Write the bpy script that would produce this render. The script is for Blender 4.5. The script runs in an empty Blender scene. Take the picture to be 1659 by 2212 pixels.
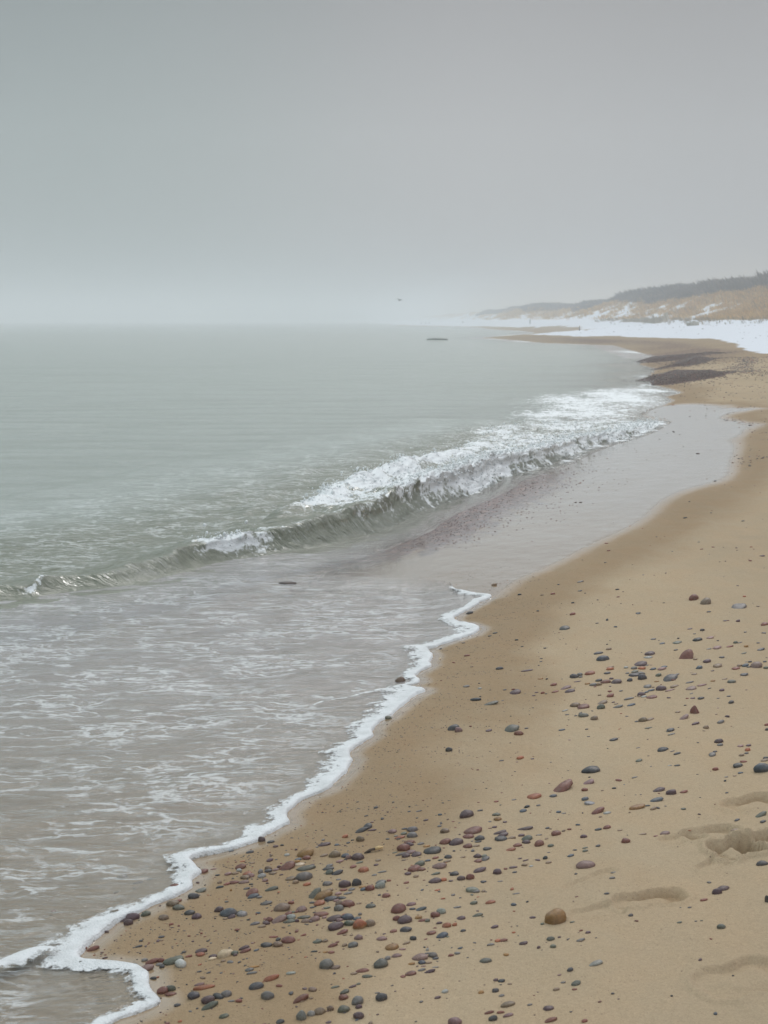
import bpy, math, random
import numpy as np
from mathutils import Vector

R = math.radians
rng = np.random.RandomState(7)
random.seed(7)
sc = bpy.context.scene
col = sc.collection

# ------------------------------------------------------------------ camera
VW, VH, F = 1659.0, 2212.0, 3196.0        # measuring frame and focal length in its pixels
HZ = 692.0                                # row of the true horizon
CAMZ = 1.6
PITCH = math.atan((VH/2-HZ)/F)
cam_d = bpy.data.cameras.new('camera'); cam = bpy.data.objects.new('camera', cam_d); col.objects.link(cam)
cam_d.sensor_fit = 'VERTICAL'; cam_d.sensor_height = 24; cam_d.lens = 24*F/VH
cam_d.clip_start = .05; cam_d.clip_end = 6000
cam.location = (0, 0, CAMZ); cam.rotation_euler = (R(90)-PITCH, 0, 0)
cam_d.dof.use_dof = True; cam_d.dof.focus_distance = 6.0; cam_d.dof.aperture_fstop = 7
sc.camera = cam

def ray(vx, vy):
    a = (np.asarray(vx, float)-VW/2)/F; b = (VH/2-np.asarray(vy, float))/F
    return a, math.cos(PITCH)+b*math.sin(PITCH), -math.sin(PITCH)+b*math.cos(PITCH)

def plane(vx, vy, z=0.):
    a, b, c = ray(vx, vy); t = (z-CAMZ)/c
    return a*t, b*t

# ------------------------------------------------------------------ noise
_P = np.tile(np.random.RandomState(3).permutation(512), 2)
_G = np.random.RandomState(5).uniform(-1, 1, (512, 3)); _G /= np.linalg.norm(_G, axis=1)[:, None]
def _f(t): return t*t*t*(t*(t*6-15)+10)
def noise3(x, y, z):
    xi, yi, zi = np.floor(x).astype(int), np.floor(y).astype(int), np.floor(z).astype(int)
    xf, yf, zf = x-xi, y-yi, z-zi; u, v, w = _f(xf), _f(yf), _f(zf)
    def g(i, j, k):
        h = _P[(_P[(_P[(xi+i) & 511]+yi+j) & 511]+zi+k) & 511] & 511
        gg = _G[h]; return gg[..., 0]*(xf-i)+gg[..., 1]*(yf-j)+gg[..., 2]*(zf-k)
    def lp(a, b, t): return a+(b-a)*t
    return 1.5*lp(lp(lp(g(0,0,0), g(1,0,0), u), lp(g(0,1,0), g(1,1,0), u), v),
                  lp(lp(g(0,0,1), g(1,0,1), u), lp(g(0,1,1), g(1,1,1), u), v), w)
def n2(x, y, s=0.):
    """2-D gradient noise, about -1..1"""
    x = np.asarray(x, float)+s*13.37; y = np.asarray(y, float)-s*7.77
    xi, yi = np.floor(x).astype(int), np.floor(y).astype(int)
    xf, yf = x-xi, y-yi; u, v = _f(xf), _f(yf)
    def g(i, j):
        h = _P[(_P[(xi+i) & 511]+yi+j) & 511]*(2*math.pi/512)
        return np.cos(h)*(xf-i)+np.sin(h)*(yf-j)
    a = g(0,0); a = a+(g(1,0)-a)*u; b = g(0,1); b = b+(g(1,1)-b)*u
    return 1.5*(a+(b-a)*v)
def fbm(x, y, o=4, s=0., k=.5):
    r = 0; a = 1.
    for i in range(o):
        r = r+a*n2(x, y, s+i*3.1); x = x*2.03; y = y*2.03; a *= k
    return r
def sm(a, b, x):
    t = np.clip((x-a)/(b-a), 0, 1); return t*t*(3-2*t)

def inside(px, py, poly):
    r = np.zeros(px.shape, bool); n = len(poly)
    x0, y0 = poly[:, 0].min(), poly[:, 1].min(); x1, y1 = poly[:, 0].max(), poly[:, 1].max()
    m = (px >= x0) & (px <= x1) & (py >= y0) & (py <= y1)
    qx, qy = px[m], py[m]; q = np.zeros(qx.shape, bool)
    for i in range(n):
        ax, ay = poly[i]; bx, by = poly[(i+1) % n]
        if ay == by: continue
        c = ((ay > qy) != (by > qy)) & (qx < (bx-ax)*(qy-ay)/(by-ay)+ax)
        q ^= c
    r[m] = q
    return r
def dist_line(px, py, line):
    """distance to a polyline, and the arc length of the closest point"""
    px = np.asarray(px, float); best = np.full(px.shape, 1e9); arc = np.zeros(px.shape); s = 0.
    for i in range(len(line)-1):
        ax, ay = line[i]; dx, dy = line[i+1]-line[i]; L2 = dx*dx+dy*dy
        if L2 < 1e-12: continue
        t = np.clip(((px-ax)*dx+(py-ay)*dy)/L2, 0, 1)
        d = (px-ax-t*dx)**2+(py-ay-t*dy)**2
        m = d < best; L = math.sqrt(L2)
        best = np.where(m, d, best); arc = np.where(m, s+t*L, arc); s += L
    return np.sqrt(best), arc
def spline(P, step):
    """Catmull-Rom through P, resampled; step grows with distance from the camera"""
    P = np.asarray(P, float); out = []
    Q = np.vstack([2*P[0]-P[1], P, 2*P[-1]-P[-2]])
    for i in range(1, len(Q)-2):
        p0, p1, p2, p3 = Q[i-1:i+3]; L = np.linalg.norm((p2-p1)[:2]); st = step*max(1, np.linalg.norm(p1[:2])/6)
        for t in np.linspace(0, 1, max(1, int(L/st)), endpoint=False):
            out.append(.5*((2*p1)+(-p0+p2)*t+(2*p0-5*p1+4*p2-p3)*t*t+(-p0+3*p1-3*p2+p3)*t**3))
    out.append(P[-1]); return np.array(out)

# ------------------------------------------------------------------ terrain
SV = [(110,2212),(190,2080),(330,1950),(480,1850),(620,1760),(740,1650),(830,1550),(880,1480),(930,1400),(950,1340),(950,1270),
      (985,1180),(1070,1100),(1170,1040),(1290,980),(1390,925),(1430,885),(1462,850),(1410,830),(1385,822),(1402,811),(1419,797),
      (1380,787),(1425,772),(1365,757),(1327,746),(1250,743),(1168,740),(1112,734),(1042,730)]
sx, sy = plane([p[0] for p in SV], [p[1] for p in SV])
S = [(-1.6,-12),(-1.15,-3),(-.95,0),(-.85,1.6)]+list(zip(sx, sy))
bx, by = plane([1100,1128,1150,1158,1120,1060,1040,1000,940,900,865], [725,723,721,718,714,711,707.5,705.8,704.6,704,703.4])
S += list(zip(bx, by))+[(1,640),(-30,1100),(-200,2600)]
S = np.array(S)
LAND = np.vstack([S, [(6000,2600),(6000,-12)]])
def dune_foot(y):
    return 36-.013*np.clip(y, 0, 1500)+1.6*np.sin(y/23.)+.9*np.sin(y/9.+1)
def shore_s(x, y):
    x = np.asarray(x, float); y = np.asarray(y, float)
    d, _ = dist_line(x, y, S)
    return np.where(inside(x, y, LAND), d, -d)
def terrain(x, y, s=None):
    x = np.asarray(x, float); y = np.asarray(y, float)
    if s is None: s = shore_s(x, y)
    zf = 1.75
    fx = dune_foot(y)
    land = .068*np.minimum(s, 6)+.10*np.clip(s-6, 0, 9)
    land = zf*np.tanh(land/zf*1.1)
    land = np.maximum(land, 1.7*sm(-9, 0, x-fx)*sm(40, 90, y))
    q = x-fx
    crest = 3.0+1.8*(1-sm(120, 300, y))+.30*np.sin(y/31.)+.22*np.sin(y/13.+2)
    dune = crest*sm(0, 13, q)+.35*n2(x/5, y/9, 2)*sm(2, 8, q)+.12*n2(x/1.5, y/2.5, 5)*sm(1, 5, q)+.3*sm(13, 60, q)
    land = land+dune*sm(20, 60, y)
    # scarp beside the snow on the upper beach
    sea = np.maximum(.075*s, -2.6)
    z = np.where(s > 0, land, sea)
    z = z+.012*n2(x/1.3, y/2.2, 1)*sm(0, 2, np.abs(s))+.03*n2(x/7, y/11, 8)*sm(1, 6, s)
    return z
def proj(vx, vy):
    """where the line of sight first meets the ground: march, then bisect"""
    a, b, c = (np.atleast_1d(q) for q in np.broadcast_arrays(*ray(vx, vy)))
    ts = np.geomspace(1.5, 1500, 330)
    f = lambda t: CAMZ+c.reshape(c.shape+(1,)*(t.ndim-1))*t-terrain(a.reshape(a.shape+(1,)*(t.ndim-1))*t, b.reshape(b.shape+(1,)*(t.ndim-1))*t)
    g = f(ts[None, :]+0*a[:, None]); hit = g < 0; k = np.where(hit.any(1), hit.argmax(1), len(ts)-1).clip(1)
    lo, hi = ts[k-1], ts[k]
    for _ in range(18):
        m = (lo+hi)/2; q = f(m) < 0; hi = np.where(q, m, hi); lo = np.where(q, lo, m)
    x, y = a*hi, b*hi; z = terrain(x, y)
    if np.ndim(vx) == 0: return float(x[0]), float(y[0]), float(z[0])
    return x, y, z
def vp(pts):
    x, y, _ = proj(np.array([p[0] for p in pts], float), np.array([p[1] for p in pts], float))
    return np.stack([x, y], 1)
def tp(x0, y0, s, pts):
    """points read in an enlarged crop of the photograph -> measuring frame"""
    return [((x0+p[0]/s)/1.8517, (y0+p[1]/s)/1.8517) for p in pts]

# foam edge of the swash: (px, py, foam width in m)
FV = [(60,2300,.05),(240,2212,.06),(300,2190,.06),(340,2172,.06),(351,2160,.07),(336,2146,.07),(330,2120,.07),(318,2100,.07),(290,2086,.08),(250,2081,.1),(190,2079,.12),(172,2077,.13),
      (176,2060,.13),(205,2035,.12),(240,2010,.09),(262,1992,.07),(330,1961,.065),(380,1941,.065),(405,1925,.06),(417,1918,.06),(412,1908,.08),(421,1895,.1),
      (434,1885,.11),(424,1874,.12),(418,1860,.1),(450,1848,.07),(480,1841,.06),(552,1816,.07),(578,1802,.09),(620,1784,.08),(629,1775,.08),(622,1757,.08),(640,1740,.07),(650,1731,.07),
      (700,1712,.08),(713,1703,.1),(727,1688,.11),(748,1668,.1),(762,1646,.12),(752,1627,.14),(790,1602,.1),(803,1594,.12),(810,1574,.13),(837,1552,.14),
      (878,1520,.16),(905,1503,.2),(921,1494,.2),(900,1489,.14),(878,1484,.08),(893,1480,.05),(909,1473,.08),(900,1459,.1),(932,1439,.13),(930,1428,.15),
      (937,1415,.17),(924,1403,.17),(947,1397,.12),(985,1384,.13),(1022,1370,.15),(1039,1357,.18),(1018,1349,.16),(994,1344,.13),(979,1336,.12),(1004,1324,.11),
      (1035,1303,.12),(1061,1289,.14),(1028,1283,.12),(1000,1278,.07),(979,1272,.08),(974,1261,.08),(938,1252,.05),(905,1247,.03)]
_fx, _fy, _fz = proj(np.array([p[0] for p in FV], float), np.array([p[1] for p in FV], float))
FP = spline(np.stack([_fx, _fy, [p[2] for p in FV]], 1), .014)
_arc = np.concatenate([[0], np.cumsum(np.linalg.norm(np.diff(FP[:, :2], axis=0), axis=1))])
_t = np.gradient(FP[:, :2], axis=0); _t /= np.linalg.norm(_t, axis=1)[:, None]+1e-9
FN = np.stack([-_t[:, 1], _t[:, 0]], 1)          # towards the sea
FP[:, :2] += FN*(.006*n2(_arc/.05, 0*_arc, 1)+.010*n2(_arc/.13, 0*_arc, 2)+.003*n2(_arc/.02, 0*_arc, 4))[:, None]
# water edge beyond the foam: thin backwash, white water of the wave, then the far shore
E2 = vp([(920,1236),(935,1212),(950,1185),(975,1150),(1010,1118),(1050,1090),(1085,1062),(1130,1035),(1213,1004)])
E3 = vp(tp(2400,1350,2.469,[(-250,1120),(-120,1095),(0,1075),(150,1012),(270,985),(390,958),(480,890),(560,850),(640,820),(520,808),(400,772),(470,725),(570,690),(640,660),(705,632),(712,620),(660,598),(640,588),
      (720,566),(800,546),(760,530),(712,512),(660,500),(600,484),(510,472),(500,455),(520,436)]))
WATER = np.vstack([[(-6,-12),(-1.4,-12),(-1.0,-2),(-.9,1)], FP[:, :2], E2, E3, S[np.searchsorted(np.arange(len(S)), 4+19):], [(-6000,2600),(-6000,-12)]])
WEDGE = np.vstack([[(-1.4,-12),(-1.0,-2),(-.9,1)], FP[::3, :2], E2, E3, S[23:]])

# wave foot, from near to far: px, py, crest height
WV = [(-420,1345,.04),(-200,1325,.06),(0,1303,.085),(78,1295,.09),(156,1281,.095),(260,1271,.10),(365,1250,.12),(469,1221,.15),(573,1203,.15),(677,1187,.19),(781,1163,.22),
      (864,1137,.25),(910,1110,.27),(1014,1072,.28),(1075,1045,.27),(1082,1036,.26),(1120,1024,.22),(1197,1002,.20),(1275,968,.14),(1353,948,.09),(1400,931,.05),(1436,909,.02)]
_wx, _wy = plane([p[0] for p in WV], [p[1] for p in WV], .0)
WAVE = spline(np.stack([_wx, _wy, [p[2] for p in WV]], 1), .03)

# the glossy film of backwash on the sand
GLOSS = vp(tp(2400,1350,2.469,[(-250,1120),(0,1075),(270,985),(560,850),(640,820),(400,772),(570,688),(750,664),(1000,666),(1195,676),(1215,698),(1330,702),(1425,711),(1300,732),(1200,775),(1175,795),(1230,835),(1340,850),
      (1455,862),(1440,892),(1400,935),(1310,975),(1290,1000),(1370,1045)])+
      [(1560,1022),(1500,1062),(1431,1101),(1342,1143),(1275,1174),(1170,1226),(1110,1252),(1061,1289),(1000,1278),(860,1265),(880,1190),(980,1105),(1090,1035),(1200,1000)])
SNOW = np.vstack([vp(tp(2400,1350,2.469,[(2400,240),(1900,190),(1659,160),(1540,152),(1450,125),(1390,95),(1350,70),(1270,48),(1180,22),(1100,10)])+
      tp(2000,1150,3.318,[(1900,665),(1659,652),(1400,643),(1100,652),(920,645),(760,634),(600,633),(340,628),(700,590),(900,578),(1150,572),(1240,548),(1050,522),(800,512),(620,515),(500,532),(250,532),(0,520)])+
      [(1050,704.9),(960,703.9),(885,702.9)]), [(3,520),(2,640),(-28,1100),(-150,2600),(6000,2600),(6000,20)]])
BANKS = [vp(tp(2400,1350,2.469,p)) for p in (
      [(330,437),(430,412),(500,390),(580,362),(700,352),(900,343),(1250,345),(1320,335),(1150,388),(900,430),(650,468),(520,472),(510,455),(430,432)],
      [(440,328),(600,300),(740,268),(810,225),(930,218),(1100,208),(1160,203),(1030,242),(940,265),(830,284),(700,292),(560,312)],
      [(310,252),(430,210),(600,203),(700,195),(840,185),(980,165),(1240,148),(1000,178),(850,212),(700,230),(520,247)],
      [(300,180),(600,160),(800,130),(960,104),(1230,118),(1200,140),(1000,150),(800,168),(600,184)])]

# ------------------------------------------------------------------ object helpers
def tag(o, label=None, cat=None, group=None, kind=None):
    if label: o['label'] = label
    if cat: o['category'] = cat
    if group: o['group'] = group
    if kind: o['kind'] = kind
    return o
def mesh(name, V, Q, mat, attrs=None, smooth=True, parent=None):
    me = bpy.data.meshes.new(name); V = np.asarray(V, np.float32); Q = np.asarray(Q, np.int32)
    me.vertices.add(len(V)); me.vertices.foreach_set('co', V.ravel())
    n, k = Q.shape
    me.loops.add(n*k); me.loops.foreach_set('vertex_index', Q.ravel())
    me.polygons.add(n); me.polygons.foreach_set('loop_start', np.arange(0, n*k, k, dtype=np.int32))
    me.polygons.foreach_set('loop_total', np.full(n, k, np.int32))
    me.polygons.foreach_set('use_smooth', np.full(n, smooth))
    for a, v in (attrs or {}).items():
        v = np.asarray(v, np.float32)
        if v.ndim == 1: me.attributes.new(a, 'FLOAT', 'POINT').data.foreach_set('value', v)
        else: me.attributes.new(a, 'FLOAT_COLOR', 'POINT').data.foreach_set('color', np.hstack([v, np.ones((len(v), 1))]).astype(np.float32).ravel())
    me.update(calc_edges=True); me.validate()
    me.materials.append(mat)
    o = bpy.data.objects.new(name, me); col.objects.link(o)
    if parent: o.parent = parent
    return o
def grid_quads(nr, nc, keep=None):
    i = np.arange(nr*nc).reshape(nr, nc)
    q = np.stack([i[:-1, :-1], i[:-1, 1:], i[1:, 1:], i[1:, :-1]], -1).reshape(-1, 4)
    if keep is not None: q = q[keep[q].any(1)]
    return q
def compact(V, Q, attrs):
    used = np.zeros(len(V), bool); used[Q.ravel()] = True; m = np.cumsum(used)-1
    return V[used], m[Q], {k: v[used] for k, v in attrs.items()}
def lin(r, g, b):
    return tuple(((c/255+.055)/1.055)**2.4 if c > 10 else c/255/12.92 for c in (r, g, b))

# ------------------------------------------------------------------ material helpers
class NT:
    def __init__(s, name):
        s.m = bpy.data.materials.new(name); s.m.use_nodes = True; s.t = s.m.node_tree; s.t.nodes.clear()
        s.out = s.t.nodes.new('ShaderNodeOutputMaterial')
    def n(s, typ, inp=None, **kw):
        x = s.t.nodes.new('ShaderNode'+typ)
        for k, v in kw.items(): setattr(x, k, v)
        for k, v in (inp or {}).items(): s.set(x, k, v)
        return x
    def set(s, x, k, v):
        sock = x.inputs[k]
        if isinstance(v, bpy.types.NodeSocket): s.t.links.new(v, sock)
        else:
            if isinstance(v, tuple) and len(v) == 3 and sock.type == 'RGBA': v = v+(1,)
            sock.default_value = v
    def attr(s, a, color=False):
        return s.n('Attribute', attribute_name=a).outputs['Color' if color else 'Fac']
    def math(s, op, a, b=0., c=0., clamp=False):
        x = s.n('Math', operation=op, use_clamp=clamp); s.set(x, 0, a); s.set(x, 1, b); s.set(x, 2, c); return x.outputs[0]
    def mix(s, f, a, b, bt='MIX'):
        x = s.n('Mix', data_type='RGBA', blend_type=bt); s.set(x, 0, f); s.set(x, 6, a); s.set(x, 7, b); return x.outputs[2]
    def rng(s, v, a, b, c=0., d=1., smooth=False):
        x = s.n('MapRange', interpolation_type='SMOOTHSTEP' if smooth else 'LINEAR')
        for i, q in enumerate((v, a, b, c, d)): s.set(x, i, q)
        return x.outputs[0]
    def pos(s, sx=1., sy=1., sz=1.):
        g = s.n('NewGeometry').outputs['Position']
        x = s.n('Mapping'); s.set(x, 'Vector', g); x.inputs['Scale'].default_value = (sx, sy, sz); return x.outputs[0]
    def noise(s, v, scale, det=3., rough=.5, dist=0.):
        x = s.n('TexNoise'); s.set(x, 'Vector', v); s.set(x, 'Scale', scale); s.set(x, 'Detail', det); s.set(x, 'Roughness', rough); s.set(x, 'Distortion', dist); return x.outputs['Fac']
    def bump(s, h, dist, strength=1., normal=None):
        x = s.n('Bump'); s.set(x, 'Height', h); s.set(x, 'Distance', dist); s.set(x, 'Strength', strength)
        if normal is not None: s.set(x, 'Normal', normal)
        return x.outputs[0]
    def done(s, shader): s.t.links.new(shader, s.out.inputs['Surface']); return s.m

def mat_sand():
    t = NT('sand'); p = t.pos()
    big = t.noise(t.pos(.55, .35, 1), 1., 4); mid = t.noise(t.pos(2.2, 1.3, 1), 2.2, 4, .6); fine = t.noise(p, 260., 2, .6); fine2 = t.noise(p, 90., 3, .7)
    dry = t.mix(t.rng(big, .35, .68), lin(173, 154, 127), lin(161, 143, 118))
    dry = t.mix(t.rng(mid, .35, .75, 0, .6), dry, lin(174, 149, 119))
    g = t.rng(fine, .3, .7, .89, 1.11); g2 = t.rng(fine2, .3, .7, .93, 1.07)
    dry = t.mix(1., dry, t.n('CombineXYZ', {0: t.math('MULTIPLY', g, g2), 1: t.math('MULTIPLY', g, g2), 2: t.math('MULTIPLY', g, g2)}).outputs[0], 'MULTIPLY')
    # pinkish and dark mineral grains gathered in streaks
    vor = t.n('TexVoronoi', {'Vector': p, 'Scale': 120.}); spk = t.rng(vor.outputs['Distance'], .10, .22, 1, 0)
    rare = t.rng(t.n('SeparateColor', {0: vor.outputs['Color']}).outputs[0], .74, .78)
    streak = t.rng(t.noise(t.pos(1.2, 3.2, 1), 1.5, 4, .6), .42, .62)
    damp0 = t.attr('damp')
    dry = t.mix(t.math('MULTIPLY', t.math('MULTIPLY', spk, rare), t.math('ADD', t.math('ADD', t.math('MULTIPLY', streak, .6), .25), t.math('MULTIPLY', damp0, .5), clamp=True)), dry, lin(92, 72, 66))
    vor2 = t.n('TexVoronoi', {'Vector': p, 'Scale': 45.}); spk2 = t.rng(vor2.outputs['Distance'], .09, .15, 1, 0)
    rare2 = t.rng(t.n('SeparateColor', {0: vor2.outputs['Color']}).outputs[1], .86, .88)
    dry = t.mix(t.math('MULTIPLY', t.math('MULTIPLY', spk2, rare2), t.math('ADD', streak, .2, clamp=True)), dry, lin(80, 66, 62))
    dampc = t.mix(t.rng(fine, .3, .7), lin(140, 118, 92), lin(156, 133, 105))
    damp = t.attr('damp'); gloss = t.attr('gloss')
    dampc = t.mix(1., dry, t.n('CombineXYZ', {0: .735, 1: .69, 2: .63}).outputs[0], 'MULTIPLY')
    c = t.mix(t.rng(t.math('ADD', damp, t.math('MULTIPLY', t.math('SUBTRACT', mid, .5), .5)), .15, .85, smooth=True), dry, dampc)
    # gravelly, wine-coloured patches
    gv = t.n('TexVoronoi', {'Vector': t.pos(1, 1, 1), 'Scale': 34.})
    gcol = t.n('ValToRGB', {0: t.n('SeparateColor', {0: gv.outputs['Color']}).outputs[2]})
    e = gcol.color_ramp.elements; e[0].position = 0; e[0].color = lin(80, 62, 60)+(1,); e[1].position = 1; e[1].color = lin(152, 128, 116)+(1,)
    for q, cc in ((.3, (100, 80, 76)), (.55, (86, 76, 74)), (.8, (122, 94, 86))):
        z = e.new(q); z.color = lin(*cc)+(1,)
    grav = t.attr('gravel')
    gm = t.rng(t.math('ADD', grav, t.math('MULTIPLY', t.math('SUBTRACT', t.noise(t.pos(1.1, .6, 1), 7., 5, .65), .5), 1.1)), .4, .62)
    c = t.mix(gm, c, t.mix(t.rng(grav, .9, 1.1, 0, .45), gcol.outputs[0], lin(58, 44, 40)))
    # dune ground: straw-coloured
    dune = t.attr('dune')
    c = t.mix(dune, c, t.mix(t.rng(t.noise(p, .9, 4), .3, .7), lin(184, 148, 96), lin(158, 128, 84)))
    snow = t.attr('snow')
    sn = t.math('ADD', snow, t.math('MULTIPLY', t.math('SUBTRACT', t.noise(t.pos(1, .35, 1), .9, 6, .72), .5), 1.5))
    sn = t.rng(sn, .47, .56)
    spots = t.rng(t.noise(t.pos(1, .3, 1), 2.6, 5, .75), .69, .74, 1, .4)
    sn = t.math('MULTIPLY', sn, spots)
    c = t.mix(sn, c, lin(220, 223, 229))
    rough = t.rng(gloss, .2, .8, .9, .13); rough = t.math('SUBTRACT', rough, t.math('MULTIPLY', damp, .12))
    rough = t.math('MAXIMUM', rough, .11)
    bh = t.math('ADD', t.math('MULTIPLY', fine, .5), t.math('ADD', fine2, t.math('MULTIPLY', t.math('MULTIPLY', gv.outputs['Distance'], gm), -6.)))
    b = t.bump(bh, .0022, t.rng(gloss, .25, .7, .9, .07))
    pr = t.n('BsdfPrincipled', {'Base Color': c, 'Roughness': rough, 'IOR': 1.36, 'Normal': b, 'Specular IOR Level': t.rng(gloss, 0, .6, .18, .6), 'Coat Weight': t.rng(gloss, .25, .75, 0, 1), 'Coat Roughness': .10, 'Coat IOR': 1.55})
    return t.done(pr.outputs[0])

def mat_water():
    t = NT('sea_water'); p = t.pos()
    turb = t.attr('turb'); foam = t.attr('foam'); lace = t.attr('lace'); near = t.attr('near')
    body = t.mix(t.attr('green'), t.mix(t.attr('warm'), lin(200, 195, 193), lin(196, 184, 168)), lin(160, 167, 159)); body = t.mix(t.attr('wave_shade'), body, lin(124, 127, 110))  # darker body colour at the wave paints in its weaker upwelling light
    body = t.mix(t.rng(t.noise(t.pos(.5, 1.4, 1), 1.3, 4, .6), .3, .7, 0, .3), body, t.mix(.75, body, lin(128, 135, 122)))
    # short wind ripples, their crests across the view; finer towards the shallows
    h1 = t.noise(t.pos(1, 2.6, 1), 5.5, 5, .62, .4); h2 = t.noise(t.pos(1, 2.2, 1), 22., 3, .6, .3); h3 = t.noise(t.pos(1, 3.0, 1), .9, 5, .6, .2)
    open_ = t.attr('green'); b = t.bump(h3, .12, t.rng(open_, 0, 1, .5, 1)); b = t.bump(h1, .05, t.rng(open_, 0, 1, .42, 1), b); b = t.bump(h2, .007, near, b)
    tr = t.n('BsdfTransparent', {0: lin(250, 248, 244)}); df = t.n('BsdfDiffuse', {'Color': body, 'Normal': b})
    bd = t.n('MixShader', {0: turb, 1: tr.outputs[0], 2: df.outputs[0]})
    gl = t.n('BsdfGlossy', {'Color': (1., 1., 1.), 'Roughness': .07, 'Normal': b})
    fr = t.n('Fresnel', {'IOR': 1.45, 'Normal': b})
    sf = t.n('MixShader', {0: fr.outputs[0], 1: bd.outputs[0], 2: gl.outputs[0]})
    # torn lace of foam left by the last wave
    wv = t.n('TexNoise', {'Vector': t.pos(1, 1, 0), 'Scale': 3.2, 'Detail': 4., 'Roughness': .6})
    off = t.n('VectorMath', {0: wv.outputs['Color'], 1: (.5, .5, .5)}, operation='SUBTRACT')
    off = t.n('VectorMath', {0: off.outputs[0]}, operation='SCALE'); off.inputs['Scale'].default_value = .38
    q = t.n('VectorMath', {0: t.pos(.48, 1.7, 0), 1: off.outputs[0]}, operation='ADD').outputs[0]
    def web(scale, w0, w1):
        v = t.n('TexVoronoi', {'Vector': q, 'Scale': scale}, feature='DISTANCE_TO_EDGE'); return t.rng(v.outputs['Distance'], w0, w1, 1, 0)
    patch = t.noise(t.pos(1, 1.3, 0), 2.1, 5, .62); fine = t.noise(t.pos(1, 1.6, 0), 13., 4, .65)
    w = t.math('MULTIPLY', web(4.4, .015, .07), t.rng(patch, .38, .55)); w2 = t.math('MULTIPLY', web(9., .02, .09), t.rng(patch, .5, .6))
    blot = t.math('MULTIPLY', t.rng(t.noise(t.pos(1, 3.0, 0), 5.5, 5, .62, .5), .575, .61), t.rng(patch, .36, .48))
    w = t.math('MAXIMUM', t.math('MAXIMUM', w, t.math('MULTIPLY', w2, .8)), blot)
    w = t.math('MULTIPLY', t.math('MULTIPLY', w, t.rng(fine, .36, .5)), lace)
    w = t.math('MULTIPLY', w, .5)
    # white water: solid where the attribute is high, torn at the borders
    n = t.math('ADD', t.noise(t.pos(1, 1, 1), 5.5, 6, .72, .6), t.math('MULTIPLY', t.math('SUBTRACT', t.noise(p, 30., 3, .6), .5), .5))
    fm = t.rng(t.math('ADD', foam, t.math('MULTIPLY', t.math('SUBTRACT', n, .5), 1.7)), .44, .66)
    fm = t.math('MULTIPLY', fm, t.rng(foam, 0., .12))
    fac = t.math('MAXIMUM', w, fm)
    rim = t.attr('rim')
    fb = t.bump(t.math('ADD', n, t.noise(p, 70., 3, .7)), .012, .9)
    fo = t.n('BsdfPrincipled', {'Base Color': lin(236, 239, 239), 'Roughness': .55, 'Normal': fb})
    o = t.n('MixShader', {0: fac, 1: sf.outputs[0], 2: fo.outputs[0]})
    t2 = t.n('BsdfTransparent'); o = t.n('MixShader', {0: rim, 1: t2.outputs[0], 2: o.outputs[0]})
    return t.done(o.outputs[0])

def mat_foam():
    t = NT('foam'); p = t.pos()
    bub = t.n('TexVoronoi', {'Vector': p, 'Scale': 150.}).outputs['Distance']
    h = t.math('ADD', t.math('MULTIPLY', bub, .5), t.noise(p, 28., 4, .6))
    b = t.bump(h, .006, .8)
    c = t.mix(t.rng(t.noise(p, 17., 4, .6), .4, .7), lin(218, 220, 220), lin(198, 200, 199))
    d = t.n('BsdfPrincipled', {'Base Color': c, 'Roughness': .6, 'Normal': b, 'Subsurface Weight': .0})
    e = t.attr('edge')      # 1 = at the front, 0 = at the torn back
    v = t.n('TexVoronoi', {'Vector': p, 'Scale': 60.}, feature='DISTANCE_TO_EDGE').outputs['Distance']
    a = t.math('ADD', e, t.math('ADD', t.math('MULTIPLY', t.math('SUBTRACT', t.noise(p, 11., 5, .7), .5), 1.25), t.rng(v, 0., .25, .04, -.04)))
    a = t.math('ADD', a, t.math('MULTIPLY', t.math('SUBTRACT', t.noise(p, 38., 4, .7), .5), 1.2)); a = t.rng(a, .22, .56, smooth=True); tr = t.n('BsdfTransparent')
    o = t.n('MixShader', {0: a, 1: tr.outputs[0], 2: d.outputs[0]})
    return t.done(o.outputs[0])

def mat_stone():
    t = NT('stone'); oc = t.n('TexCoord').outputs['Object']
    c = t.attr('tone', True)
    n = t.noise(oc, 38., 4, .65); n2_ = t.noise(oc, 170., 3, .7); n3 = t.noise(oc, 14., 2)
    m = t.math('MULTIPLY', t.rng(n, .3, .7, .78, 1.2), t.rng(n2_, .3, .7, .86, 1.16))
    c2 = t.mix(1., c, t.n('CombineXYZ', {0: m, 1: m, 2: m}).outputs[0], 'MULTIPLY')
    c2 = t.mix(t.rng(n3, .5, .75, 0, .3), c2, lin(120, 106, 94))
    b = t.bump(t.math('ADD', n, n2_), .0016, .6)
    pr = t.n('BsdfPrincipled', {'Base Color': c2, 'Roughness': .4, 'IOR': 1.45, 'Specular IOR Level': .42, 'Normal': b})
    return t.done(pr.outputs[0])
def mat_plain(name, rgb, rough=.8, var=.25, scale=30., specular=.3):
    t = NT(name); n = t.noise(t.n('TexCoord').outputs['Object'], scale, 4, .6); m = t.rng(n, .3, .7, 1-var, 1+var)
    c = t.mix(1., lin(*rgb), t.n('CombineXYZ', {0: m, 1: m, 2: m}).outputs[0], 'MULTIPLY')
    return t.done(t.n('BsdfPrincipled', {'Base Color': c, 'Roughness': rough, 'Specular IOR Level': specular, 'Normal': t.bump(n, .01, .4)}).outputs[0])
def mat_tone(name, rough=.85):
    t = NT(name); return t.done(t.n('BsdfPrincipled', {'Base Color': t.attr('tone', True), 'Roughness': rough, 'Specular IOR Level': .15}).outputs[0])
M_sand, M_water, M_foam, M_stone = mat_sand(), mat_water(), mat_foam(), mat_stone()

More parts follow.
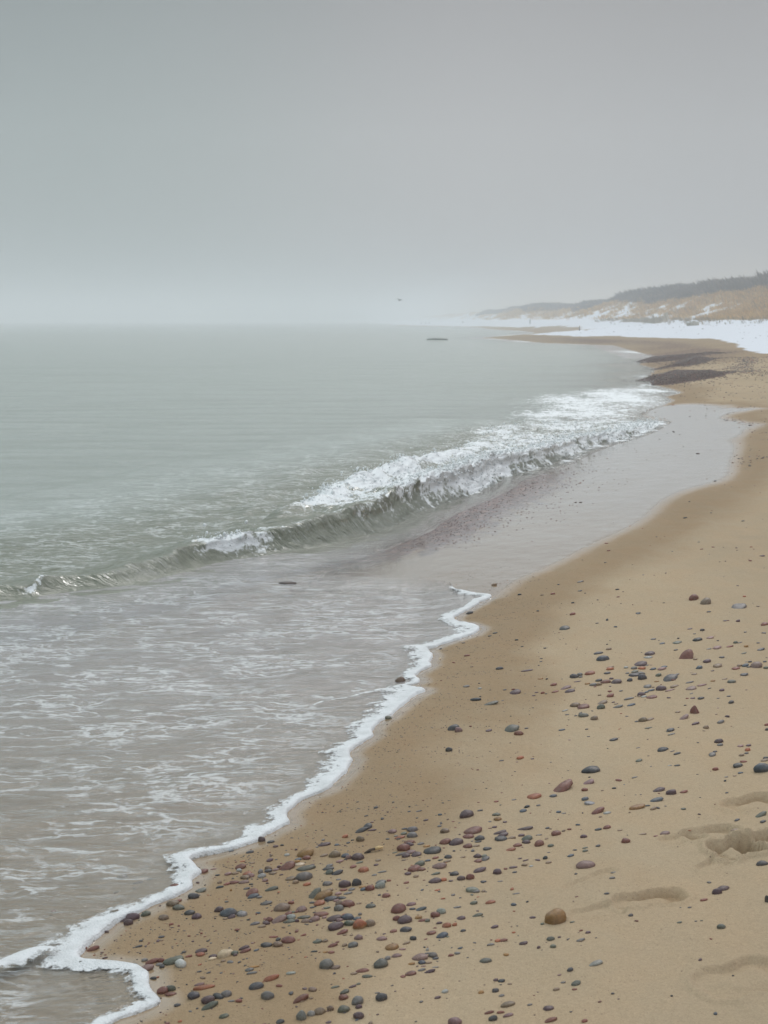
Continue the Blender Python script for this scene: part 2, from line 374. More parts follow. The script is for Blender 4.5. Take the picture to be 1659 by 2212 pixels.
# ------------------------------------------------------------------ the ground as one sheet
def radii():
    r = list(np.geomspace(.05, .9, 12)[:-1]); x = .9
    while x < 2500:
        r.append(x); x *= 1.0024 if x < 13 else 1.0045 if x < 60 else 1.011
    return np.array(r)
def angles(a0, a1):
    c = .0019; a = list(np.arange(-.36, .36, c)); x = .36; st = c
    while x < 1.5: st = min(st*1.12, .03); x += st; a = [-x]+a+[x]
    a = np.array(a); return a[(a > a0) & (a < a1)]
RR = radii()

# footprints: px, py, length, width, yaw, depth, kind
FEET = []
for vx, vy, L, W, yaw, dep in [(1628,1735,.20,.15,R(75),.030),(1478,1808,.15,.10,R(72),.018),(1540,1797,.17,.13,R(75),.026),(1595,1832,.17,.18,R(75),.055),(1655,1822,.18,.17,R(75),.045),(1276,1899,.20,.05,R(52),.012),(1290,1972,.16,.10,R(72),.014),
                          (1405,1940,.21,.11,R(70),.028),(1612,2112,.24,.19,R(75),.020),(1550,1862,.14,.08,R(50),.018)]:
    x, y, _ = proj(vx, vy); FEET.append((float(x), float(y), L, W, yaw, dep))
def feet(x, y):
    z = np.zeros(x.shape)
    for fx, fy, L, W, yaw, dep in FEET:
        m = (np.abs(x-fx) < .5) & (np.abs(y-fy) < .5)
        if not m.any(): continue
        dx, dy = x[m]-fx, y[m]-fy; ca, sa = math.cos(yaw), math.sin(yaw)
        u = (dx*sa+dy*ca)/(L/2); v = (dx*ca-dy*sa)/(W/2)
        # along the walking line u, across v; waist between heel and ball
        wst = 1-.22*np.exp(-((u+.15)/.3)**2)
        v = v/wst
        q = np.sqrt(np.abs(u)**2.6+np.abs(v)**2.6+1e-9)+.12*n2(x[m]/.035, y[m]/.035, 3)
        hole = -(1-sm(.84, 1.0, q))*dep*.6*(1-.35*sm(-.2, .8, -u))*(1+.12*n2(x[m]/.05, y[m]/.05, 9))
        inner = .55*dep*(1-sm(.25, .62, q))
        rim = dep*.26*np.exp(-((q-1.12)/.14)**2)
        z[m] += hole+inner*.6+rim
    return z
def mound(x, y, s=None):
    z = np.zeros(x.shape); g = np.zeros(x.shape)
    for kb, b in enumerate(BANKS):
        x0, y0 = b.min(0)-1; x1, y1 = b.max(0)+1
        m = (x > x0) & (x < x1) & (y > y0) & (y < y1)
        if not m.any(): continue
        c = np.vstack([b, b[:1]]); d, _ = dist_line(x[m], y[m], c); ins = inside(x[m], y[m], b)
        sd = np.where(ins, d, -d); z[m] += (.11 if kb < 3 else .02)*sm(-.05, .6, sd); g[m] = np.maximum(g[m], sm(-.35, .15, sd)*(1 if kb < 3 else .45))
    return z, g
def ground(x, y, s=None, full=False):
    if s is None: s = shore_s(x, y)
    z = terrain(x, y, s); mz, mg = mound(x, y)
    r = np.hypot(x, y)
    fine = .0042*fbm(x/.16, y/.28, 3, 4)+.004*n2(x/.55, y/.9, 14)+.0011*n2(x/.035, y/.045, 7)
    bern = .004*np.sin((s+.25*n2(x/1.5, y/2.5, 3))*2*math.pi/.55)*sm(.5, 1.2, s)
    igl = np.where(inside(x, y, GLOSS), .3, 1.)
    z = z+mz+igl*(fine+bern)*(1-sm(25, 60, r))*sm(-.1, .3, s+.2)
    z = z+np.where(r < 9, feet(x, y), 0)
    return (z, mg) if full else z

def build_ground():
    A = angles(-1.0, 1.5); rr, aa = np.meshgrid(RR, A, indexing='ij')
    x, y = (rr*np.sin(aa)).ravel(), (rr*np.cos(aa)).ravel()
    s = shore_s(x, y); z, grav = ground(x, y, s, True)
    keep = s > -25
    # water edge distances
    dW, _ = dist_line(x, y, WEDGE); inw = inside(x, y, WATER)
    e = np.where(inw, -dW, dW)
    dG, _ = dist_line(x, y, np.vstack([GLOSS, GLOSS[:1]])); ig = inside(x, y, GLOSS); g = np.where(ig, dG, -dG)
    rr_ = rr.ravel(); w = .03+.022*rr_
    g = g+.25*n2(x/.9, y/3., 2)*sm(8, 14, rr_)
    gloss = sm(-1.1*w, .7*w, g)
    gloss = np.maximum(gloss, (1-sm(.0, .10, e))*.75); dE, _ = dist_line(x, y, E2); nearE = 1-sm(.5, 1.2, dE); gloss = np.where(inw, np.maximum(.3, nearE), gloss); gloss = np.maximum(gloss, (1-sm(.1, .5, dE)))
    damp = np.maximum(1-sm(.05, .75+.02*rr_, e+.22*n2(x/.5, y/1.2, 6)), sm(-.9-.02*rr_, -.05, g))
    damp = np.maximum(damp, .30*sm(.0, .8, fbm(x/.8, y/3.4, 4, 12)))*(1-.6*sm(2.2, 5, s))
    damp = np.where(inw, .25+.3*sm(4, 8, y)+.4*nearE, damp)
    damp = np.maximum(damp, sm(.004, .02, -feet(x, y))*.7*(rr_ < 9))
    # wine-coloured shingle at the foot of the wave
    wl = WAVE[::4, :2]; dw, _ = dist_line(x, y, wl)
    shelf = (1-sm(.15, 1.5, dw))*sm(8.6, 10.4, y)*(1-sm(14, 18.5, y)); gloss = gloss*(1-.55*shelf)
    gravel = np.maximum(grav*1.2, shelf*.85)
    st = sm(.15, .6, n2(x/2.2, y/7., 21)*.7+n2(x/.6, y/1.6, 22)*.5)*sm(1.2, 3.5, s)*sm(15, 26, y)
    gravel = np.maximum(gravel, .36*st*(1-gloss))
    gravel = np.maximum(gravel, (.50+.14*n2(x/3, y/9, 23))*(1-sm(.6, 4.5, np.abs(s-2.0)))*sm(42, 54, y)*(1-sm(110, 170, y))); damp = np.maximum(damp, .8*sm(44, 56, y)*(s > 0))
    dune = sm(-1.5, 1.5, x-dune_foot(y)+1.2*n2(x/2, y/2.5, 31))*sm(30, 60, y)
    dS, _ = dist_line(x, y, SNOW); isn = inside(x, y, SNOW); sn = np.where(isn, dS, -dS)
    snow = .5+.5*np.clip(sn/(.2+.005*y.clip(0)), -1, 1)
    stripe = n2((x+y*.25)/3.2, y/3., 41)*.8+n2(x/1.4, y/1.1, 42)*.45
    q = x-dune_foot(y)
    snow = np.where(dune > .05, snow*(1-dune)+dune*np.clip(.60-.06*q+.75*stripe+.32*sm(150, 250, y)-.45*(1-sm(110, 170, y)), 0, 1), snow)
    V = np.stack([x, y, z], 1); Q = grid_quads(len(RR), len(A), keep)
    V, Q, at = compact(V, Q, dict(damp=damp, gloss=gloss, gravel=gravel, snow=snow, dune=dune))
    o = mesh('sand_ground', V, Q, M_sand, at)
    return tag(o, 'tan sandy beach rising to snow and grassy dunes', kind='structure')
build_ground()

# ------------------------------------------------------------------ the sea
def swell(x, y, r):
    """waves of the open water; each wavelength fades where the sheet is too coarse for it"""
    z = 0*x
    for lx, ly, a, sd in ((14, 5., .030, 1), (5., 1.9, .022, 2), (1.9, .75, .013, 3), (.7, .30, .0065, 4), (.26, .12, .0022, 5)):
        z = z+a*n2(x/lx+.15*y/ly, y/ly-.12*x/lx, sd)*(1-sm(ly*22, ly*60, r))
    return z
SIDE_N = None
def wave_frame():
    P = WAVE[:, :2]; t = np.gradient(P, axis=0); t /= np.linalg.norm(t, axis=1)[:, None]
    k = np.ones(31)/31
    t = np.stack([np.convolve(np.pad(t[:, i], 15, 'edge'), k, 'valid') for i in (0, 1)], 1); t /= np.linalg.norm(t, axis=1)[:, None]
    return P, t, np.stack([-t[:, 1], t[:, 0]], 1), np.concatenate([[0], np.cumsum(np.linalg.norm(np.diff(P, axis=0), axis=1))])
WP, WT, WN, WA = wave_frame()
WHITE = vp([(985,968),(1066,938),(1120,908),(1139,885),(1186,874),(1275,856),(1350,838),(1405,827),(1451,840),(1471,848),(1436,858),(1451,866),(1421,880),(1383,896),(1436,908),(1381,939),(1330,950),(1296,964),(1202,990),(1085,1035),(1000,1020)])
def white_water(x, y, r):
    fz = np.zeros(x.shape); m = (np.hypot(x-4, y-24) < 22)
    d, _ = dist_line(x[m], y[m], np.vstack([WHITE, WHITE[:1]])); iw = inside(x[m], y[m], WHITE); sd = np.where(iw, d, -d)
    tex = n2(x[m]/1.1, y[m]/2.2, 51)*.7+n2(x[m]/.4, y[m]/.7, 54)*.4
    fz[m] = np.clip(.45+.35*sd/(.2+.015*r[m]), 0, .78)*(.80+.38*tex-.12*sm(16, 20, y[m])*(1-sm(22, 27, y[m])))
    return np.clip(fz, 0, 1)
def sea_fields(x, y):
    r = np.hypot(x, y)
    s = shore_s(x, y)
    dF, _ = dist_line(x, y, WEDGE); inw = inside(x, y, WATER); e = np.where(inw, dF, -dF)
    dwv, arc = dist_line(x, y, WP[::5])
    i = np.clip(np.searchsorted(WA, arc), 0, len(WP)-1)
    side = (x-WP[i, 0])*WN[i, 0]+(y-WP[i, 1])*WN[i, 1]         # > 0 offshore of the wave foot
    off = np.where(dwv < 40, side, np.where(s < -1.5, 10, -1))
    swash = 1-sm(-.3, .6, off)                                   # 1 inside the breaker
    zs = terrain(x, y, s)
    h = swell(x, y, r)*(1-.72*swash)
    h = h+swash*.006*fbm(x/.35, y/.15, 2, 9)*(1-sm(12, 30, r))
    h = h*sm(0, .5+.01*r, e)
    z = np.maximum(h, zs+.006*sm(0, .06, e)+.002)
    z = np.where(inw, z, np.minimum(zs-.012-.3*np.clip(dF, 0, 1), 0))
    depth = np.clip(z-zs, 0, 3)
    turb = 1-np.exp(-depth/(.10+.16*swash)); turb = np.maximum(turb*(1-.45*(1-sm(4, 7, y))), (.42-.22*(1-sm(3.2, 6.5, y)))*inw)
    green = sm(.0, 2.5, off)
    lace = swash*sm(.03, .3, e)*(1-.55*sm(5.9, 10.5, y))
    lace = np.maximum(lace, .5*sm(0, .3, off)*(1-sm(.4, 3.4, off))*(1-sm(12, 15, y))*(x < 1))
    far = sm(26, 34, y)*(1-sm(0, 1.5+.02*r, e))
    # white water behind and beyond the breaker
    fz = np.zeros(x.shape)
    fz = white_water(x, y, r)
    fz = np.maximum(fz, .62*far*sm(-.1, .5, n2(x/4., y/9., 52)))
    z = z+fz*.03*np.abs(fbm(x/.25, y/.3, 3, 53))*(r < 45)
    return r, s, e, off, z, turb, green, lace*1.0, fz, inw, dF
def build_sea():
    A = angles(-1.5, .62); rr, aa = np.meshgrid(RR, A, indexing='ij')
    x, y = (rr*np.sin(aa)).ravel(), (rr*np.cos(aa)).ravel()
    r, s, e, off, z, turb, green, lace, fz, inw, dF = sea_fields(x, y)
    dwv, arc = dist_line(x, y, WP[::5]); i = np.clip(np.searchsorted(WA, arc), 0, len(WP)-1)
    under = (dwv < 2.2) & (off > .12) & (off < 1.6) & (WAVE[i, 2] > .03)
    z = z-np.where(under, .05*sm(.12, .3, off)*(1-sm(1.2, 1.6, off)), 0)
    keep = inw | (dF < .05+.012*r)
    V = np.stack([x, y, z], 1); Q = grid_quads(len(RR), len(A), keep)
    V, Q, at = compact(V, Q, dict(turb=turb, green=green, lace=lace, foam=fz, near=1-sm(8, 22, r), warm=1-sm(3.5, 7.5, y), rim=sm(.0, .7+.02*r, dist_line(x, y, E2)[0]+.18*n2(x/.5, y/1.1, 55)), wave_shade=.8*sm(.1, .5, off)*(1-sm(.9, 2.6, off))*(r < 40)))
    o = mesh('sea', V, Q, M_water, at)
    return tag(o, 'calm grey-green sea with thin foam in the shallows', kind='structure')
build_sea()

# ------------------------------------------------------------------ the small breaking wave
def build_wave():
    P = WAVE; n = len(P); A = P[:, 2]*.86; arc = WA
    # breaking strength along the crest (0 smooth .. 1 fully broken), read at the px of the foot
    pxs = np.interp(arc, np.interp(np.arange(len(_wx)), np.arange(len(_wx)), [arc[np.argmin(np.hypot(P[:, 0]-a, P[:, 1]-b))] for a, b in zip(_wx, _wy)]), [p[0] for p in WV])
    brk = np.interp(pxs, [0, 430, 490, 530, 600, 660, 740, 840, 950, 1050, 1200, 1436], [0, .02, .5, .75, .55, .28, .30, .5, .9, 1, 1, 1])
    u = np.concatenate([np.linspace(-.35, 0, 12, endpoint=False), np.linspace(0, .5, 70, endpoint=False), np.linspace(.5, 4.6, 190)])
    T = u[None, :]; Ac = A[:, None]*(1+.16*n2(arc/.35, 0*arc, 61)+.10*n2(arc/.12, 0*arc, 62))[:, None]
    Bk = brk[:, None]; face = .12+.55*Ac
    # profile height: steep face, rounded crest, long back
    zf = Ac*sm(0, 1, T/face)
    back = np.exp(-(np.clip(T-face, 0, 9)/(.26+.6*Ac))**1.5)
    z = np.where(T < face, zf, Ac*back)
    # the lip leans over the trough where it breaks
    lean = (.15+.30*Bk)*Ac*sm(.45, 1., T/face)*np.exp(-(np.clip(T-face, 0, 9)/.25)**2)
    X = P[:, 0][:, None]+WN[:, 0][:, None]*(T-lean); Y = P[:, 1][:, None]+WN[:, 1][:, None]*(T-lean)
    N = lambda sx, sy, sd: n2(arc[:, None]/sx+0*T, T/sy+0*arc[:, None], sd)
    # oblique rills on the face and chop behind the crest
    Z = z+.008*N(.34, .22, 63)*sm(0, .1, T)*(1-sm(1.6, 3.6, T))+.009*N(.12, .09, 64)*sm(0, .1, T)*(1-sm(1.5, 3., T))
    Z = Z+.05*Bk*np.maximum(N(.55, .4, 65), 0)*sm(.3, .8, T)*(1-sm(1.8, 3.8, T))
    # a second, lower crest behind, as in the photograph
    a2 = np.interp(pxs, [520, 660, 780, 900, 1050, 1180, 1300], [0, .07, .12, .13, .13, .10, 0])[:, None]
    t2 = .09*n2(arc/.8, 0*arc, 66)[:, None]+np.interp(pxs, [600, 850, 1050, 1300], [.52, .66, 1.08, 1.3])[:, None]
    Z = Z+a2*np.exp(-((T-t2)/.17)**2)*(1+.35*N(.3, .5, 67))
    # where the foam lies
    lip = np.exp(-((T-face*.92)/(.07+.24*Bk))**2)
    lip = np.maximum(lip, .95*sm(.22, .6, T/face)*(1-sm(face, face+.3, T)))
    wash = sm(.1, .4, T)*(1-sm(t2+.1, t2+.6, T+.3*N(.9, .6, 68)))
    fo = Bk*(.95*lip*(.80+.55*N(.30, .16, 58)+.25*N(.1, .08, 59))+.66*wash*(.55+.6*N(.5, .35, 69)))+a2*5.6*np.exp(-((T-t2-.05)/.26)**2)*sm(.3, .8, np.interp(pxs, [560, 720, 840, 950], [.2, .42, .8, 1]))[:, None]
    spill = np.exp(-((pxs-1050)/42.)**2)[:, None]*sm(-.05, .1, T)*(1-sm(face, face+.4, T))
    spill = spill+.8*np.exp(-((pxs-505)/38.)**2)[:, None]*sm(face*.25, face*.6, T)*(1-sm(face, face+.2, T))
    fo = fo+spill
    fo = fo*(1-Bk*.25*(T < face*.45)*(pxs < 1190)[:, None])
    thin = np.interp(pxs, [0, 60, 61, 150, 1200], [.0, .0, .0, .0, 0])[:, None]
    streak = np.exp(-((T-face*.75-.05*np.sin(arc*14)[:, None])/.035)**2)*np.exp(-((pxs-95)/45.)**2)[:, None]
    fo = np.clip(fo+thin+streak*.9, 0, 1)
    ww = white_water(X.ravel(), Y.ravel(), np.hypot(X, Y).ravel()).reshape(X.shape)*sm(.1, .6, T); fo = np.maximum(fo, ww)
    # turbulent, lumpy relief of the foam, pushed outward
    q1, q2 = arc[:, None]/.085+0*T, T/.07+0*arc[:, None]
    tur = np.abs(n2(q1, q2, 71))*.022+np.abs(n2(q1*2.3, q2*2.3, 72))*.007+np.abs(n2(q1*5, q2*5, 73))*.002
    g = np.clip(fo*1.3, 0, 1)*sm(0, .04, T)
    out = tur*g*(1+Bk)
    X = X-WN[:, 0][:, None]*out*.8; Y = Y-WN[:, 1][:, None]*out*.8; Z = Z+out*.9
    X = X+.02*g*N(.06, .06, 74); Y = Y+.02*g*N(.05, .06, 75)
    # drooping teeth of the lip
    teeth = np.maximum(n2(arc/.05, 0*arc, 76), 0)[:, None]*Bk*Ac*.20*np.exp(-((T-face*.8)/.05)**2)
    Z = Z-teeth; X = X-WN[:, 0][:, None]*teeth*.5; Y = Y-WN[:, 1][:, None]*teeth*.5
    ends = sm(0, .8, arc)[:, None]*(1-sm(arc[-1]-1.5, arc[-1], arc))[:, None]
    Z = Z*ends
    base = swell(X, Y, np.hypot(X, Y))*sm(.1, 1.2, T)
    zs = terrain(X.ravel(), Y.ravel()).reshape(X.shape)
    edge = np.minimum(sm(-.35, -.1, T), 1-sm(3.9, 4.6, T))*np.minimum(sm(0, .5, arc), 1-sm(arc[-1]-.6, arc[-1], arc))[:, None]
    Z = np.maximum(Z+base*.8, zs*(T < .6)+.004-9*(T >= .6))+.006
    Z = Z-.045*(1-edge)
    V = np.stack([X, Y, Z], -1).reshape(-1, 3); Q = grid_quads(n, len(u))
    depth = np.clip(Z-zs, 0, 3); turb = 1-np.exp(-(depth*1.5+.12*sm(-.05, .15, T))/.10)
    o = mesh('breaking_wave', V, Q[:, ::-1], M_water, dict(turb=turb.ravel(), green=(sm(-.2, .25, T)+0*Z).ravel(), lace=(.8*sm(.3, .8, T)*(1-sm(2.5, 4.5, T))+0*Z).ravel(), foam=fo.ravel(), near=np.ones(Z.size), warm=np.zeros(Z.size), rim=np.ones(Z.size), wave_shade=(1-sm(1.5, 3.2, T)+0*Z).ravel()))
    tag(o, 'low green wave curling over into white foam near the shore', kind='structure')
    return X, Y, Z, fo, brk, face, u
WX, WY, WZ, WFO, WBR, WFACE, WU = build_wave()

# ------------------------------------------------------------------ foam edge of the swash
def build_foam():
    K = 15; n = len(FP); tt = np.linspace(0, 1, K)**1.25
    k = np.ones(31)/31; N = np.stack([np.convolve(np.pad(FN[:, i], 15, 'edge'), k, 'valid') for i in (0, 1)], 1); N /= np.linalg.norm(N, axis=1)[:, None]
    w = FP[:, 2]*(1+.35*n2(_arc/.4, 0*_arc, 81)+.12*n2(_arc/.14, 0*_arc, 82)); w = np.clip(w, .015, .5)
    X = FP[:, 0][:, None]+N[:, 0][:, None]*w[:, None]*tt; Y = FP[:, 1][:, None]+N[:, 1][:, None]*w[:, None]*tt
    d, _ = dist_line(X.ravel(), Y.ravel(), FP[:, :2]); d = d.reshape(X.shape)
    te = np.clip(d/w[:, None], 0, 1)
    th = .011*np.minimum(1, (w/.07))[:, None]*(1-np.exp(-d/.006))*(1-te)**.6*(1+.3*n2(X/.05, Y/.05, 83))
    zs = ground(X.ravel(), Y.ravel()).reshape(X.shape)
    Z = np.maximum(zs, 0)+.0035*(te > 0)+th
    Z[:, 0] = zs[:, 0]-.004
    edge = (1-te**.8*.85)-1.1*sm(_arc[-1]-.9, _arc[-1], _arc)[:, None]
    mesh_o = mesh('sea_foam', np.stack([X, Y, Z], -1).reshape(-1, 3), grid_quads(n, K)[:, ::-1], M_foam, dict(edge=edge.ravel()))
    return tag(mesh_o, 'thick white foam along the scalloped water edge', kind='stuff')
build_foam()

def foam_line(pts, h=.006, z_=0., label='', solid=.78):
    """a thin, double-sided line of foam afloat on the shallows"""
    x, y = plane([p[0] for p in pts], [p[1] for p in pts], z_); Pl = spline(np.stack([x, y, [p[2] for p in pts]], 1), .014); n = len(Pl); K = 11
    a = np.concatenate([[0], np.cumsum(np.linalg.norm(np.diff(Pl[:, :2], axis=0), axis=1))]); t = np.gradient(Pl[:, :2], axis=0); t /= np.linalg.norm(t, axis=1)[:, None]+1e-9
    k = np.ones(9)/9; t = np.stack([np.convolve(np.pad(t[:, i], 4, 'edge'), k, 'valid') for i in (0, 1)], 1); N = np.stack([-t[:, 1], t[:, 0]], 1)
    c = np.linspace(-1, 1, K); w = Pl[:, 2]*(1+.5*n2(a/.12, 0*a, 84)); off = .03*n2(a/.2, 0*a, 85)
    X = Pl[:, 0][:, None]+N[:, 0][:, None]*(w[:, None]*c+off[:, None]); Y = Pl[:, 1][:, None]+N[:, 1][:, None]*(w[:, None]*c+off[:, None])
    r = np.hypot(X, Y).ravel(); zs = terrain(X.ravel(), Y.ravel()); Z = np.maximum(zs+.006, swell(X.ravel(), Y.ravel(), r)*.28+.006).reshape(X.shape)+.003+h*(1-c[None, :]**2)
    e = (solid-.75*np.abs(c)[None, :]**1.6+.25*n2(X/.08, Y/.05, 86))-.9*(1-sm(0, .15, a))[:, None]-.9*sm(a[-1]-.15, a[-1], a)[:, None]
    o = mesh('sea_foam', np.stack([X, Y, Z], -1).reshape(-1, 3), grid_quads(n, K)[:, ::-1], M_foam, dict(edge=e.ravel()))
    return tag(o, label, kind='stuff')
foam_line([(-90,2135,.03),(-20,2118,.035),(30,2098,.04),(62,2082,.045),(95,2074,.05),(130,2082,.07),(175,2090,.09)], .014, 0, 'curl of foam trailing out from the scalloped edge')
foam_line([(903,1500,.03),(860,1502,.03),(800,1500,.025),(740,1514,.02),(690,1526,.018),(640,1541,.02)], .003, 0, 'thin broken foam line along a ripple running to the shore', .42)

